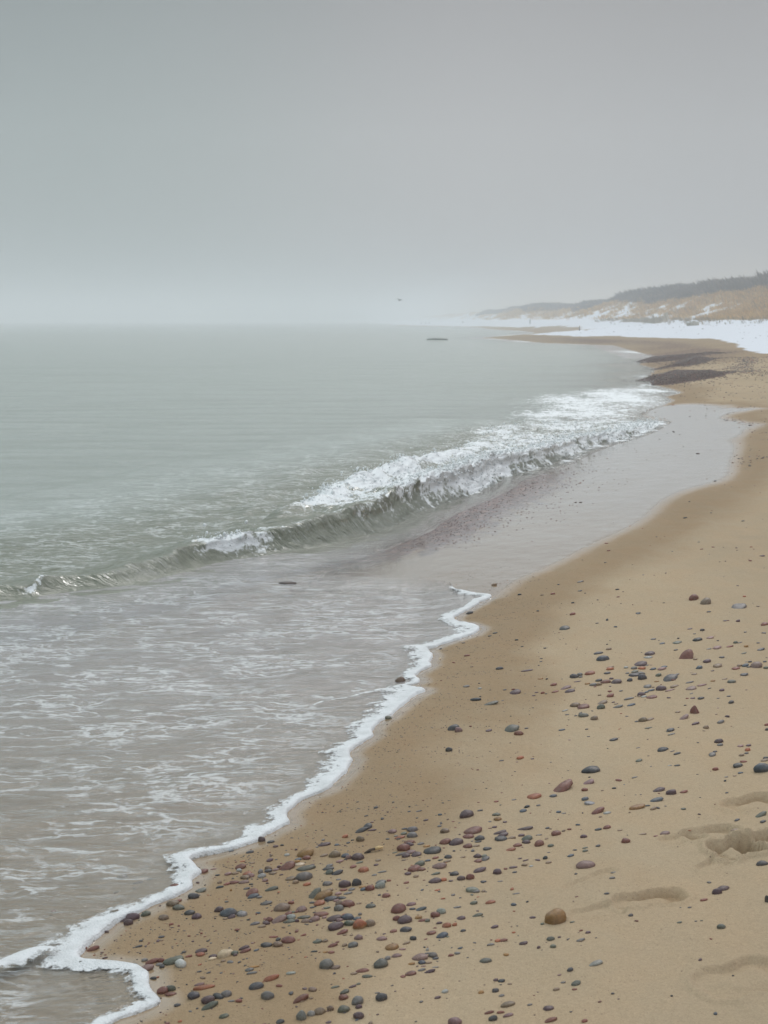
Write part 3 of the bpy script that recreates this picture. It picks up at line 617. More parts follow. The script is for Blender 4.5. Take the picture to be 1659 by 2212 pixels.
# ------------------------------------------------------------------ pebbles, each measured in the photograph
# crop origin, crop scale, then cx,cy,w,h,tilt,colour per pebble
TONE = dict(D=(74,72,73), B=(80,86,93), G=(96,97,84), N=(110,105,101), L=(152,151,145), R=(124,76,63), O=(158,96,66), P=(138,108,102),
            Y=(146,108,62), T=(128,107,87), W=(214,192,160), M=(126,128,118), K=(50,53,55), V=(90,69,72))
WORD = dict(D='dark grey', B='slate blue', G='greenish grey', N='mid grey', L='pale grey', R='reddish brown', O='orange red', P='dusty pink',
            Y='ochre', T='brown', W='cream', M='speckled grey', K='near black', V='dark plum')
TILES = [
(550,3400,3.318,"1495,12,125,40,3,D;1245,3,80,20,0,B;660,78,150,45,5,R;630,302,70,38,0,K;858,272,165,60,8,R;490,500,130,55,0,R;838,522,145,60,10,M;740,605,145,80,5,D;470,705,170,85,5,T;548,752,160,68,-3,G;693,815,145,70,5,D;780,870,140,80,5,V;350,885,150,72,-5,T;112,850,130,70,10,G;447,977,60,35,8,R;547,1008,35,22,5,R;848,1103,38,22,0,R;315,1140,92,35,8,D;312,1188,65,28,5,T;1060,320,70,25,0,K;1092,420,75,38,0,T;1088,480,115,35,5,K;1200,310,100,45,0,P;1295,305,90,38,5,T;1370,210,150,70,8,R;1348,265,80,45,0,L;1010,235,90,20,0,P;1390,135,85,20,8,O;1522,157,80,28,8,T;1460,300,130,60,10,O;1500,330,110,60,5,P;1430,355,120,60,5,T;1185,438,90,38,12,R;1280,418,150,45,0,R;1410,420,150,45,3,P;1635,285,80,60,5,N;1650,335,110,60,8,L;1265,370,40,22,0,N;1448,515,90,32,3,D;1240,527,30,28,0,Y;1520,570,130,95,30,R;1540,610,170,60,10,B;1615,625,80,35,10,N;1080,772,130,75,5,V;1208,815,235,120,3,B;1250,875,110,55,8,V;1385,845,150,75,0,L;1362,803,65,28,15,G;1160,905,80,30,0,T;1035,870,50,18,0,T;1030,908,30,18,0,K;1578,852,25,20,0,R;1555,987,135,45,8,N;1645,715,40,35,0,N"),
(1000,3300,3.318,"150,175,115,70,-5,V;275,213,105,40,-2,D;340,280,75,35,5,V;425,267,52,25,0,K;612,325,42,24,0,V;490,388,85,42,5,L;263,457,98,48,8,V;348,457,42,16,0,D;738,358,165,125,25,Y;750,427,110,58,8,R;642,447,110,35,0,B;625,480,85,38,0,Y;655,522,145,48,2,W;495,550,190,100,20,R;745,572,260,75,6,G;505,490,70,20,0,G;385,552,60,38,0,V;245,568,100,55,0,T;240,600,105,50,8,D;345,585,100,35,0,P;300,630,120,42,3,T;200,728,90,45,-5,P;970,185,50,25,8,N;985,245,180,50,5,V;890,283,50,20,5,N;1150,248,75,30,0,B;1262,142,78,48,10,O;1465,180,110,80,5,T;1480,60,180,60,18,D;1563,18,90,70,30,D;1360,188,45,20,5,K;1620,62,120,25,8,V;1125,392,165,95,5,T;1265,405,120,60,5,B;1308,430,90,60,0,P;1432,428,180,100,-3,V;985,395,110,40,12,T;1190,480,110,45,15,P;1055,537,105,40,10,N;1042,583,150,50,5,D;1450,505,110,30,8,G;1370,555,90,45,15,R;1500,605,145,75,5,O;1055,638,110,65,8,G;1155,635,160,62,15,D;535,715,140,55,5,T;720,695,230,120,3,N;600,768,90,55,10,T;757,800,105,48,3,O;1025,780,140,62,3,N;1175,720,75,25,0,N;1260,785,175,105,3,V;1415,782,135,100,0,D;285,850,170,52,12,G;380,888,40,16,0,O;860,920,150,110,40,G;960,930,230,110,18,Y;1075,975,190,65,5,D;1220,968,130,45,-3,D;1065,865,90,40,5,T;1240,860,110,40,8,R;1350,858,105,40,3,N;1490,835,95,35,0,Y;1505,870,95,45,5,B;1600,865,110,70,5,O;1165,912,100,45,10,P;1300,910,120,35,5,N;925,1025,160,70,5,O;1150,1005,90,40,0,P;220,1030,160,55,8,N;545,1018,90,45,0,R;415,1090,215,120,12,T;690,1105,145,80,10,P;825,1083,70,25,3,D;1020,1098,105,35,12,G;1300,1060,190,95,-12,R;1180,1045,90,60,20,T;1180,1110,150,80,-3,N;1445,1065,80,25,0,T;1600,1090,140,60,3,G"),
(1000,3600,3.318,"505,190,110,65,25,R;545,225,120,70,10,L;715,222,180,48,2,G;940,185,210,65,0,R;985,230,70,35,0,P;250,270,100,65,10,R;385,268,200,85,15,P;215,315,110,55,-8,V;160,360,130,38,0,T;535,275,130,35,8,G;520,293,170,40,3,G;620,285,55,45,-20,V;740,278,130,60,0,T;862,248,145,72,5,P;1110,242,210,80,8,V;1300,230,170,90,-5,B;1420,245,120,45,5,B;1460,200,55,35,0,N;1185,270,110,50,0,P;1130,345,190,110,15,V;1318,310,135,78,5,G;1455,330,175,125,10,O;1595,310,140,95,10,T;1220,428,160,62,15,R;1255,460,60,25,5,T;1440,497,120,70,5,P;520,345,45,18,0,G;305,498,135,30,8,R;375,535,80,45,5,D;510,537,205,92,3,R;218,603,162,70,0,D;368,598,130,75,5,T;708,475,72,32,20,R;895,547,125,50,10,G;1097,590,135,50,12,R;1258,588,80,45,8,T;1368,592,140,72,5,N;848,688,105,25,0,K;998,680,70,32,8,Y;85,672,75,30,15,B;530,448,30,22,0,D;1020,865,200,130,10,N;1130,893,140,55,8,T;1122,978,42,24,0,D;545,968,135,40,2,L;280,1035,210,80,12,O;1488,928,185,55,3,R;1378,975,110,40,5,T;1556,1010,145,45,-3,G;75,1140,190,95,12,D;830,1185,120,60,-3,T;1130,1160,120,32,8,G;1362,1155,105,35,10,V;1440,1118,70,30,8,G"),
(950,3720,3.318,"400,865,185,110,0,N;835,905,215,95,18,R;855,940,60,22,0,T;978,900,55,25,0,T;1420,825,125,55,15,G;1405,890,140,75,3,R;1595,940,165,110,10,N;1610,1012,95,55,5,V;1410,1040,170,95,3,G;1610,1140,140,100,10,V;1230,1035,90,70,10,T;1095,1070,165,95,8,T;975,1105,110,75,5,L;845,1145,140,125,0,M;565,1215,115,60,5,D;45,912,50,20,0,D"),
(550,3720,3.318,"615,290,62,32,3,D;92,390,85,50,15,N;190,408,185,72,15,R;315,395,90,60,5,R;480,395,260,105,12,G;570,447,155,110,-10,L;290,445,110,45,-10,N;325,478,75,45,0,D;680,340,110,35,10,R;845,262,165,60,2,V;835,305,120,55,3,O;998,327,115,48,0,V;990,358,120,40,5,W;1160,300,185,110,18,W;1290,305,110,60,0,G;1295,335,60,35,0,V;1418,243,145,50,10,V;1425,285,150,55,12,R;1575,277,65,30,15,B;1135,397,70,35,10,T;830,432,50,25,20,O;1080,437,90,18,8,T;817,530,78,25,5,D;943,540,62,25,12,D;1110,562,45,20,0,N;1485,530,120,50,8,N;1515,577,150,35,12,N;1545,490,140,30,0,Y;100,505,240,90,12,P;330,790,150,95,10,R;455,762,115,80,-10,G;440,833,160,50,0,R;820,712,150,40,12,P;880,755,275,70,5,O;745,868,155,100,10,D;528,980,90,45,8,D;940,940,180,105,8,V;1075,897,150,75,-20,K;1170,865,150,85,5,N;960,1020,215,90,18,G;1343,948,95,50,3,R;1245,962,100,25,10,N;1380,912,50,20,0,D;792,1055,40,22,0,D;1152,1158,140,58,8,G;390,1225,80,38,8,R;565,1210,65,35,0,O"),
(200,3500,3.318,"870,588,120,42,2,B;1095,555,190,100,3,V;990,590,140,50,12,V;1040,640,130,85,0,V;440,965,100,50,-15,R;565,970,150,65,22,R;425,1208,100,62,-5,G;530,1220,130,35,3,V;1095,1225,145,60,8,G;1165,100,130,38,12,V;1325,60,90,25,5,N;40,480,80,35,0,O;690,1178,60,15,0,D;960,30,160,40,3,T;1175,940,100,30,15,D"),
(1400,3150,2.765,"287,215,58,26,5,D;1293,305,172,88,3,V;1435,258,76,20,3,D;760,268,70,16,15,B;995,297,52,24,0,B;657,217,26,14,0,K;742,345,32,12,0,D;178,310,50,18,20,D;468,483,105,45,-3,P;990,432,52,25,8,N;690,458,135,60,0,N;685,522,130,65,3,N;600,455,75,22,0,D;595,500,80,32,8,G;555,543,125,38,8,O;505,527,50,18,5,N;1050,497,105,55,0,T;1355,487,210,80,12,R;1310,548,130,48,0,R;1432,565,115,55,2,D;1415,600,85,20,-5,D;1140,380,38,12,0,R;1212,535,26,12,0,V;658,600,118,45,8,R;660,630,95,45,0,V;595,668,160,85,0,R;785,625,85,28,5,N;845,652,90,28,5,Y;1048,612,125,62,12,R;1172,612,150,75,12,V;915,705,205,80,5,D;1300,648,110,50,8,R;1395,642,90,25,3,T;1515,668,95,40,5,D;560,738,110,35,12,N;668,720,115,45,8,P;620,760,100,48,5,V;730,748,115,52,12,V;495,715,65,16,3,G;1410,757,95,50,0,V;1485,750,75,32,8,G;1495,780,90,45,15,N;1415,808,100,40,8,R;1085,778,92,45,3,D;940,787,78,32,12,R;1247,774,65,22,8,T;1150,712,35,18,0,D;775,855,110,60,15,G;858,820,70,25,8,B;705,903,135,65,12,R;790,910,100,40,-5,R;990,873,160,65,8,P;1075,825,90,25,12,T;640,950,80,40,12,V;728,985,70,35,0,T;948,955,105,30,10,G;1432,905,160,55,12,V;1158,955,95,48,10,D;1230,1000,98,55,5,V;1328,985,98,65,5,R;935,1037,140,55,8,V;1035,1020,85,40,5,O;1112,1030,60,20,0,V;622,1057,60,28,8,R;1483,1018,58,22,3,B;1348,1105,160,65,0,M;1390,1120,90,40,8,N;398,1215,100,50,10,R;325,1213,40,20,0,D;340,1055,125,45,5,N;428,1038,58,28,0,R;335,1105,125,75,0,L;220,1135,110,65,0,R;1140,1175,45,25,20,N;355,940,110,22,0,N;270,972,70,22,3,N;1025,1225,60,20,8,O"),
(1400,3550,2.765,"1370,147,85,42,5,G;1550,135,115,42,8,O;545,240,165,105,15,R;675,195,110,42,5,P;690,242,75,28,0,D;780,238,130,38,12,B;515,342,90,55,5,R;600,355,145,85,18,V;755,325,80,40,10,Y;815,350,130,30,8,R;945,300,110,60,0,R;1010,262,105,70,8,L;858,360,62,35,0,G;1183,207,95,25,10,N;1228,318,98,42,8,V;1410,285,120,38,8,G;1068,410,105,52,3,O;1157,400,60,38,10,O;1600,420,88,35,8,V;483,477,92,38,0,R;615,458,130,60,8,D;902,487,110,42,5,R;1248,463,68,30,5,D;1022,515,135,60,12,B;695,548,80,48,-3,D;352,552,120,48,0,P;465,645,155,70,3,Y;625,598,80,30,15,T;580,665,80,25,-3,P;1555,620,90,28,3,N;1635,580,65,35,12,O;515,748,115,45,5,P;1185,705,78,32,-3,N;335,845,165,100,12,G;415,785,75,45,10,N;775,755,180,75,5,P;915,728,110,60,0,N;945,760,80,30,0,D;857,668,42,35,0,L;860,710,110,16,5,D;680,835,82,28,0,Y;795,815,85,45,5,B;870,812,75,28,5,T;810,855,60,15,3,P;1500,787,140,55,3,G;795,900,95,32,10,N;940,862,85,16,8,N;882,920,120,40,12,V;670,948,130,52,5,R;1612,997,60,32,5,V;1050,1140,80,42,3,L;1450,1140,75,38,5,Y;1608,1118,80,50,12,D;965,1210,80,35,12,V;350,1210,135,90,5,D;300,1165,60,18,0,N"),
(1700,3646,2.765,"845,310,135,30,12,R;1088,335,98,40,8,V;1390,305,92,48,3,G;1485,290,38,20,8,V;1415,393,75,42,0,G;1258,400,42,28,3,V;895,463,70,32,3,Y;845,740,90,38,-3,K;1605,662,72,42,3,D;915,1015,170,58,5,T;710,1098,110,35,8,R;752,1163,105,60,0,D;918,1140,120,40,8,P;1365,1073,125,55,5,V;1393,1200,145,45,14,R;332,1195,155,90,5,P;848,910,75,28,5,N;1448,857,85,35,5,T;1527,780,60,22,0,N;1160,1027,62,25,5,N"),
(1900,3250,2.765,"235,20,100,36,-3,G;250,70,95,42,-3,Y;165,103,40,16,5,N;330,105,55,22,5,V;215,160,64,25,3,V;555,170,180,38,10,V;800,160,52,22,8,D;900,218,110,55,8,R;275,222,150,42,15,V;305,250,120,50,15,V;285,290,150,55,0,D;408,278,105,32,8,T;510,240,85,32,0,V;575,272,115,55,12,G;568,315,95,45,3,V;705,325,105,68,15,R;790,268,42,18,10,T;838,353,72,35,5,G;1200,260,82,40,0,V;1365,190,85,28,8,K;1460,170,90,42,8,R;1600,205,70,18,5,T;470,353,98,40,5,R;395,407,125,38,8,O;708,233,75,14,5,N;810,430,45,12,3,N;778,490,65,38,0,K;810,540,80,30,3,T;495,497,48,18,8,V;560,517,65,20,12,V;545,567,70,32,0,T;425,593,105,25,-3,V;338,605,48,22,5,R;245,638,102,65,5,V;438,645,62,22,0,D;1058,473,78,30,10,B;1218,393,75,20,5,G;1215,425,70,30,8,G;1360,378,52,25,12,D;1220,575,210,90,5,P;1550,648,100,18,8,N;1515,737,70,28,5,N;885,1165,230,155,10,Y;745,1228,45,25,5,G;1075,1222,65,20,5,G;578,975,35,20,0,K;455,880,85,14,0,N;280,733,70,14,5,N;620,578,55,20,3,L;1122,937,38,14,5,R"),
(1900,2900,2.765,"1285,492,198,80,8,K;970,685,235,110,25,R;655,795,155,60,8,O;865,785,85,35,8,B;1258,630,120,48,15,P;1210,708,78,38,3,R;1220,810,85,38,5,B;1268,853,125,42,-5,L;1355,945,155,65,25,R;1460,967,100,32,8,L;430,827,65,16,3,N;575,907,65,32,5,K;533,947,90,36,8,B;920,957,65,28,5,B;980,967,60,14,0,N;500,360,80,38,10,O;290,388,60,18,8,D;1537,148,105,32,10,D;960,43,85,24,8,B;153,53,80,28,10,V;485,85,110,55,0,R;398,35,120,70,22,G;566,30,45,12,5,D;838,420,28,10,5,N;1190,960,22,14,0,D;390,200,20,8,0,K"),
(1500,2500,2.37,"240,535,100,60,5,T;120,882,85,32,-3,G;745,970,92,55,18,D;792,990,78,48,0,P;703,1182,72,42,3,D;1330,630,85,42,18,V;1095,742,150,35,12,G;1180,415,78,28,0,D;870,280,60,20,3,R;868,588,62,22,8,N;993,603,45,18,3,L;1230,617,40,14,5,D;1440,428,120,16,8,V;1568,498,62,18,5,Y;1628,507,28,14,0,K;1138,75,48,14,3,K;1088,100,38,12,3,K;1340,141,38,16,3,K;1395,202,30,10,3,K;1610,214,35,12,3,K;622,221,30,12,5,K;1572,353,30,10,3,N;1552,385,22,9,0,D;1528,631,42,11,3,V;1504,662,36,12,3,V;1590,635,42,22,0,R;987,561,22,10,0,K;998,675,22,10,0,K;1435,972,42,14,3,D;1210,708,28,10,20,N;617,315,26,12,5,W"),
(2200,2450,2.765,"250,15,72,32,5,R;160,172,98,45,15,D;972,5,60,14,5,K;632,80,28,14,0,K;520,118,36,12,10,K;530,450,105,32,10,D;652,410,68,25,3,T;582,520,145,60,3,B;1100,447,115,42,6,V;1085,485,100,30,8,L;1005,567,125,50,12,V;1065,577,70,16,8,N;445,673,115,45,8,O;265,703,102,50,0,D;328,685,60,35,-15,N;340,713,50,22,0,N;658,630,95,35,5,O;660,607,100,16,5,T;632,673,75,26,8,D;838,615,55,25,3,L;930,620,75,30,3,N;1015,612,90,35,8,O;855,675,50,20,3,N;930,685,130,40,5,D;1000,668,110,40,0,N;935,652,80,28,10,G;1020,712,110,65,3,D;883,745,75,38,0,D;730,768,115,50,10,V;612,773,115,40,5,R;675,738,58,24,3,V;540,762,80,30,0,D;480,800,90,35,5,N;540,800,70,35,0,T;415,790,65,20,0,Y;300,762,90,14,10,V;40,797,85,32,0,R;168,833,128,38,12,P;57,870,85,22,5,R;217,873,108,40,10,V;660,873,55,20,0,R;780,857,48,16,12,D;668,922,72,42,15,R;548,920,40,16,5,T;870,938,120,28,18,N;1008,892,90,45,8,V;1040,920,70,20,3,L;1125,920,115,38,10,R;1120,845,85,28,15,B;1078,800,82,40,15,N;1065,870,60,22,30,B;575,993,125,38,12,T;562,1050,95,52,5,G;285,1028,120,52,3,T;362,1050,132,50,10,R;750,1030,120,32,12,N;900,1000,108,30,12,B;730,998,55,15,8,T;168,1087,72,18,12,L;188,1130,48,14,3,D;365,1143,125,52,-5,N;283,1145,40,14,5,D;492,1175,90,48,5,T;1025,1173,100,52,8,T;1113,1167,90,30,12,T;632,357,28,12,0,K"),
(2472,2450,2.765,"390,288,70,18,5,D;487,338,62,20,12,B;655,320,105,32,10,G;665,284,32,14,5,K;795,184,52,16,10,V;845,240,32,12,8,D;930,202,55,28,3,D;880,307,102,38,5,K;1022,287,75,25,12,P;1183,93,42,14,12,V;1328,93,55,26,0,V;1620,118,62,36,18,R;1407,215,32,12,10,D;1612,212,52,18,-12,D;1102,316,30,12,0,D;1300,325,52,28,5,G;1345,325,60,14,20,N;1418,367,55,26,0,Y;1549,328,40,14,-12,D;1580,393,100,30,15,D;1390,445,70,16,10,G;1095,390,95,35,15,P;1230,370,95,25,15,R;1005,410,60,14,5,N;640,412,50,18,3,D;758,487,125,72,20,R;852,517,52,22,3,T;988,540,88,38,8,V;1147,495,62,24,10,D;1100,590,78,44,22,T;897,608,75,40,8,B;1303,612,95,32,8,R;1340,580,70,28,5,T;1410,580,68,36,12,B;1445,597,42,20,8,N;1525,583,95,62,25,P;1457,535,42,20,10,D;1625,528,45,18,0,D;1635,605,55,30,8,G;1395,675,100,30,5,D;388,618,75,28,5,B;510,597,85,25,3,B;480,620,95,35,10,P;448,685,68,36,3,G;570,718,135,62,20,D;650,683,60,25,20,N;425,747,58,16,3,Y;845,687,60,20,10,T;812,667,40,10,5,T;793,775,105,20,10,D;1047,767,55,22,8,Y;1180,738,72,18,10,T;1253,765,98,38,6,G;478,822,125,58,5,V;620,807,110,32,10,T;575,850,110,20,20,P;808,845,110,38,12,P;925,805,115,25,5,P;1010,840,48,14,12,D;1150,862,62,26,5,V;1223,930,42,18,15,D;825,955,60,20,5,V;1250,992,65,34,8,D;812,900,45,14,15,N;1105,960,40,12,3,N;860,1093,135,90,-10,R;660,1108,62,22,5,T;725,1178,115,42,25,P;1135,1205,85,42,25,N"),
(2472,2850,2.765,"853,138,100,35,15,V;975,172,68,38,5,T;335,162,100,18,8,G;580,205,82,38,15,D;592,247,88,18,12,N;492,415,118,45,10,K;655,463,95,25,18,D;600,440,60,14,8,N;232,537,68,32,15,G;653,587,72,20,5,K;570,594,58,12,5,L;1115,315,100,50,3,V;1130,355,72,28,3,N;1073,432,52,20,8,D;1355,358,78,26,3,P;1443,346,65,25,3,V;1433,407,62,38,12,O;1418,448,50,20,12,D;1365,472,62,30,0,T;1388,543,78,28,-10,R;1325,583,115,48,0,D;1352,657,62,22,8,B;1292,689,42,14,5,T;1078,617,70,40,10,R;1183,752,34,20,0,K;1195,703,50,14,5,N;1203,875,42,16,3,D;1600,640,190,100,5,B;1630,510,70,25,0,D;1620,537,75,32,15,T;448,853,140,45,10,V;587,883,118,60,5,V;727,868,92,36,15,R;420,973,165,50,10,B;212,1058,195,55,8,Y;325,1042,60,18,3,D;395,1067,80,35,20,T;178,722,60,18,10,D;222,388,50,12,8,N;250,920,25,10,0,D;1318,1177,72,28,15,D;1582,1143,135,45,18,G;1600,1220,70,30,15,D;1645,185,40,30,0,D;1645,120,50,30,10,R;882,349,30,10,0,D"),
(1500,2900,1.0553,"1058,490,40,22,3,R;1520,466,38,14,8,T;1632,585,50,22,5,D;1472,680,55,20,5,V;1443,697,42,26,5,V;1388,730,38,12,8,R;1328,763,20,7,0,D;1285,832,24,8,0,G;1460,852,38,20,3,G;1655,745,20,28,0,D;1080,804,24,12,0,D;898,882,26,12,5,V;868,916,38,13,10,N;932,1015,58,22,12,L;848,1092,40,20,15,G;842,1118,22,9,0,R;1003,1142,16,8,0,D;1252,1148,12,7,0,K;1512,1045,12,7,0,K;1222,450,45,16,5,P;1185,465,22,8,0,R;1128,460,38,7,3,T;885,1258,30,14,0,R;1095,223,30,7,5,N"),
(1500,2300,1.0553,"1345,100,40,24,8,R;1395,118,35,24,30,T;1535,135,45,18,18,N;503,41,25,10,0,T;610,86,18,7,0,K;750,81,22,8,0,R;835,118,15,6,0,K;687,151,13,6,0,K;1110,158,26,6,0,K;400,160,30,12,5,D;980,186,12,7,0,K;865,28,32,8,12,N;865,65,20,6,0,N;1023,62,18,6,0,K;1408,157,20,6,0,D"),
]
# landmark pebbles: place in the full photograph, name the other labels use, own label
MARKS = [
(2220,3671,'big ochre block stone','biggest ochre brown block stone of the beach, alone on smooth sand'),
(1597,3637,'red brown egg stone','big smooth red brown egg shaped stone tilted up on the sand'),
(914,3646,'large slate oval','largest dark slate blue oval stone, resting against a pale grey pebble'),
(722,3855,'two tone grey egg','round stone pale grey above and dark below, leaning on a long green one'),
(695,3839,'long grey green stone','long dark grey green cylinder shaped stone under the two tone egg stone'),
(900,3810,'cream stone','plump cream coloured stone between dark pebbles near the foam'),
(1289,3580,'large ochre oval','large smooth ochre oval stone leaning over a grey one in the shingle'),
(1222,3408,'pitted yellow stone','upright pitted yellow brown stone on top of a small red one'),
(1197,3457,'thin cream stone','thin cream white flat stone below the pitted yellow stone'),
(1217,3509,'domed grey stone','large domed mid grey stone with a darker underside'),
(1452,3482,'round orange red stone','single round orange red stone lying apart on pale sand'),
(1125,3628,'large taupe oval','large taupe grey oval stone seaward of the red shingle patch'),
(1432,3429,'mauve stone','plump mauve stone at the inland end of a row of four'),
(1438,3699,'orange block stone','chunky orange red stone with an ochre underside among grey pebbles'),
(1307,3861,'pale grey hump stone','big pale grey humped stone with a small brown one tucked against it'),
(1568,3783,'ochre bar stone','medium ochre bar shaped stone with two slim pebbles off its end'),
(1770,3736,'slate blue bean stone','smooth slate blue bean shaped stone below the orange pair'),
(1521,3856,'tilted green grey stone','big tilted greenish grey stone with a small one behind it'),
(1205,4065,'speckled grey lump','rough speckled grey lump of granite with pitted surface'),
(1070,3981,'flat bottomed grey stone','rounded warm grey stone with a flat bottom, alone on the sand'),
(2031,4013,'long tan bar stone','long tan bar shaped stone lying across bare sand'),
(1820,4078,'dusky pink dome stone','dusky pink dome shaped stone with a brown underside'),
(1868,3260,'big plum grey stone','big plum grey rounded stone alone above the shingle'),
(1731,3405,'ragged dark slab','ragged dark grey slab with green streaks in the shingle'),
(1890,3326,'long rosy brown stone','long rosy brown stone sloping up over darker pebbles'),
(1887,3550,'mottled green stone','mottled green grey rough stone with a small grey one at its corner'),
(2341,3458,'pinkish grey slab','large pinkish grey rounded slab above a narrow footprint'),
(2225,3329,'blocky maroon stone','blocky maroon stone standing alone inland of the shingle'),
(2365,3078,'black oval stone','big nearly black smooth oval stone on clean sand'),
(2251,3148,'long salmon stone','long salmon red stone sloping up, beside an orange bar stone'),
(2137,3187,'orange bar stone','bright orange bar shaped stone at the seaward end of a trio'),
(2390,3242,'red spindle stone','red spindle shaped stone sloping up beside a pale green sliver'),
(1601,2726,'stone in the foam','round brown stone standing in the foam at the water edge'),
(1814,2909,'slanted charcoal stone','slanted charcoal stone leaning over a dusty pink one'),
(2783,2845,'triangular red stone','upright triangular dark red stone, the tallest of the upper beach'),
(2746,2626,'upright rust red stone','upright rust red stone sloping up on clean upper sand'),
(2410,2638,'large blue grey stone','large blue grey stone with a flat base above the upper shingle'),
(2549,3233,'long tan orange stone','long tan orange rod shaped stone with a dark pebble at its tip'),
(3051,3081,'big dark boulder','big dark blue grey stone with a small one on its seaward side'),
(2650,3000,'black green wedge','smooth black green wedge shaped stone with slim slivers inland'),
(2332,2863,'blue grey flat stone','blue grey flat stone with rounded ends beside a smaller greenish one'),
(2645,2747,'plum humped stone','plum grey humped stone in the middle of the upper shingle'),
(2774,2395,'far red brown stone','single plump red brown stone far up the empty beach'),
]
_used = set()
def ico(sub):
    import bmesh
    bm = bmesh.new(); bmesh.ops.create_icosphere(bm, subdivisions=sub, radius=1)
    V = np.array([v.co[:] for v in bm.verts]); T = np.array([[v.index for v in f.verts] for f in bm.faces]); bm.free(); return V, T
ICO = {k: ico(k) for k in (1, 2, 3, 4)}
def stone_verts(V, L, W, H, seed, block=0., flat=.0):
    D = V.copy(); e = 1-.42*block
    D = np.sign(D)*np.abs(D)**e; D /= np.linalg.norm(D, axis=1)[:, None]**(.75*block+1e-6) if block else 1
    n = noise3(V[:, 0]*.9+seed, V[:, 1]*.9, V[:, 2]*.9)*.16+noise3(V[:, 0]*2+seed, V[:, 1]*2+5, V[:, 2]*2)*.065+noise3(V[:, 0]*5+seed, V[:, 1]*5+5, V[:, 2]*5)*.018
    D = D*(1+n)[:, None]
    D[:, 0] *= 1+.14*math.sin(seed*7)*D[:, 1]; D[:, 1] *= 1+.18*math.sin(seed*3)*D[:, 0]; D[:, 2] *= 1+.22*math.sin(seed*5)*D[:, 0]
    for kf in range(2):
        a = seed*2.7+kf*2.1; nv = np.array([math.cos(a), math.sin(a), .45*math.sin(a*1.7)]); nv /= np.linalg.norm(nv); c = .74+.3*abs(math.sin(seed*1.9+kf))
        D = D-np.maximum(D@nv-c, 0)[:, None]*nv*.85
    return D*np.array([L/2, W/2, H/2])
P = []
for x0, y0, s, txt in TILES:
    for q in txt.split(';'):
        a = q.split(','); cx, cy, w, h, t = map(float, a[:5]); P.append((x0+cx/s, y0+cy/s, w/s, h/s, t, a[5]))
def pebble_dims(fx, fy, w, h, t):
    x, y, z = proj(fx/1.8517, (fy+.22*h)/1.8517); d = math.sqrt(x*x+y*y+(z-CAMZ)**2); k = d/F/1.8517
    w, h = w*k, h*k; sd = (CAMZ-z)/d; cd = math.sqrt(1-sd*sd)
    yaw = math.atan(math.tan(R(t+3))/sd*.75); yaw = max(-.9, min(.95, yaw))
    L = w/math.cos(yaw)*.94; W = .78*L
    for _ in range(30):
        e = sd*math.hypot(W*math.cos(yaw), L*math.sin(yaw))
        if e <= .72*h: break
        if W > .42*L: W *= .93
        else: yaw *= .85; L = w/math.cos(yaw)
    A = h-.5*e; H = .2*h
    for _ in range(60):
        if .5*math.hypot(H*cd, e)+.1*H*cd >= A: break
        H *= 1.04
    H = max(H*.93, .13*L)
    return float(x), float(y), float(z), L, W, H, yaw
order = sorted(range(len(P)), key=lambda i: -P[i][2]*P[i][3])
mark_of = {}
for mi, (mx, my, sh, lab) in enumerate(MARKS):
    c = [i for i in range(len(P)) if i not in mark_of and P[i][2]*P[i][3] > 250]
    i = min(c, key=lambda i: abs(P[i][0]-mx)+abs(P[i][1]-my)); mark_of[i] = mi
chosen = sorted(set(mark_of) | set(order[:300]), key=lambda i: -P[i][2]*P[i][3])
while len(chosen) > 300:
    for i in reversed(chosen):
        if i not in mark_of: chosen.remove(i); break
BLOCK = {'big ochre block stone': .75, 'ochre bar stone': .5, 'long tan bar stone': .6, 'orange bar stone': .55, 'orange block stone': .45, 'blocky maroon stone': .5, 'long grey green stone': .45, 'long tan orange stone': .4, 'ragged dark slab': .5}
# labels: look first, then the place beside a landmark stone
raw = {}
dims = {i: pebble_dims(*P[i][:5]) for i in range(len(P))}
for i in chosen:
    if i in mark_of: continue
    fx, fy, w, h, t, c = P[i]; L = dims[i][3]
    size = 'large' if L > .058 else 'medium' if L > .038 else 'small'
    r = w/h; shape = 'round' if r < 1.5 else 'oval' if r < 2.2 else 'long' if r < 3.2 else 'slim flat'
    mi, m = min(((mark_of[j], j) for j in mark_of), key=lambda q: math.hypot(P[q[1]][0]-fx, 1.6*(P[q[1]][1]-fy)))
    dx, dy = fx-P[m][0], 1.6*(fy-P[m][1]); a = math.degrees(math.atan2(-dy, dx)) % 360
    where = ['inland of', 'beyond and inland of', 'straight beyond', 'beyond and seaward of', 'seaward of', 'below and seaward of', 'straight below', 'below and inland of'][int(((a+22.5) % 360)//45)]
    raw.setdefault((size, c, shape, where, mi), []).append((math.hypot(dx, dy), i))
label = {i: MARKS[mi][3] for i, mi in mark_of.items()}
ORD = ['closer', 'second', 'third', 'fourth', 'fifth', 'sixth', 'seventh', 'eighth']
for (size, c, shape, where, mi), v in raw.items():
    v.sort()
    for k, (_, i) in enumerate(v):
        base = f'{size} {WORD[c]} {shape} pebble {where} the {MARKS[mi][2]}'
        if len(v) > 1: base += ', '+ORD[k]+' of these'
        label[i] = base if len(base.split()) <= 16 else base.replace(' stone', '', 1) if 'stone' in base else base.replace(', ', ', ').replace(' of these', '')
def seat(x, y, H, L):
    zs = [float(ground(np.array([x+a*L*.3]), np.array([y+b*L*.3]))[0]) for a, b in ((0, 0), (1, 0), (-1, 0), (0, 1), (0, -1))]
    return sum(zs)/5
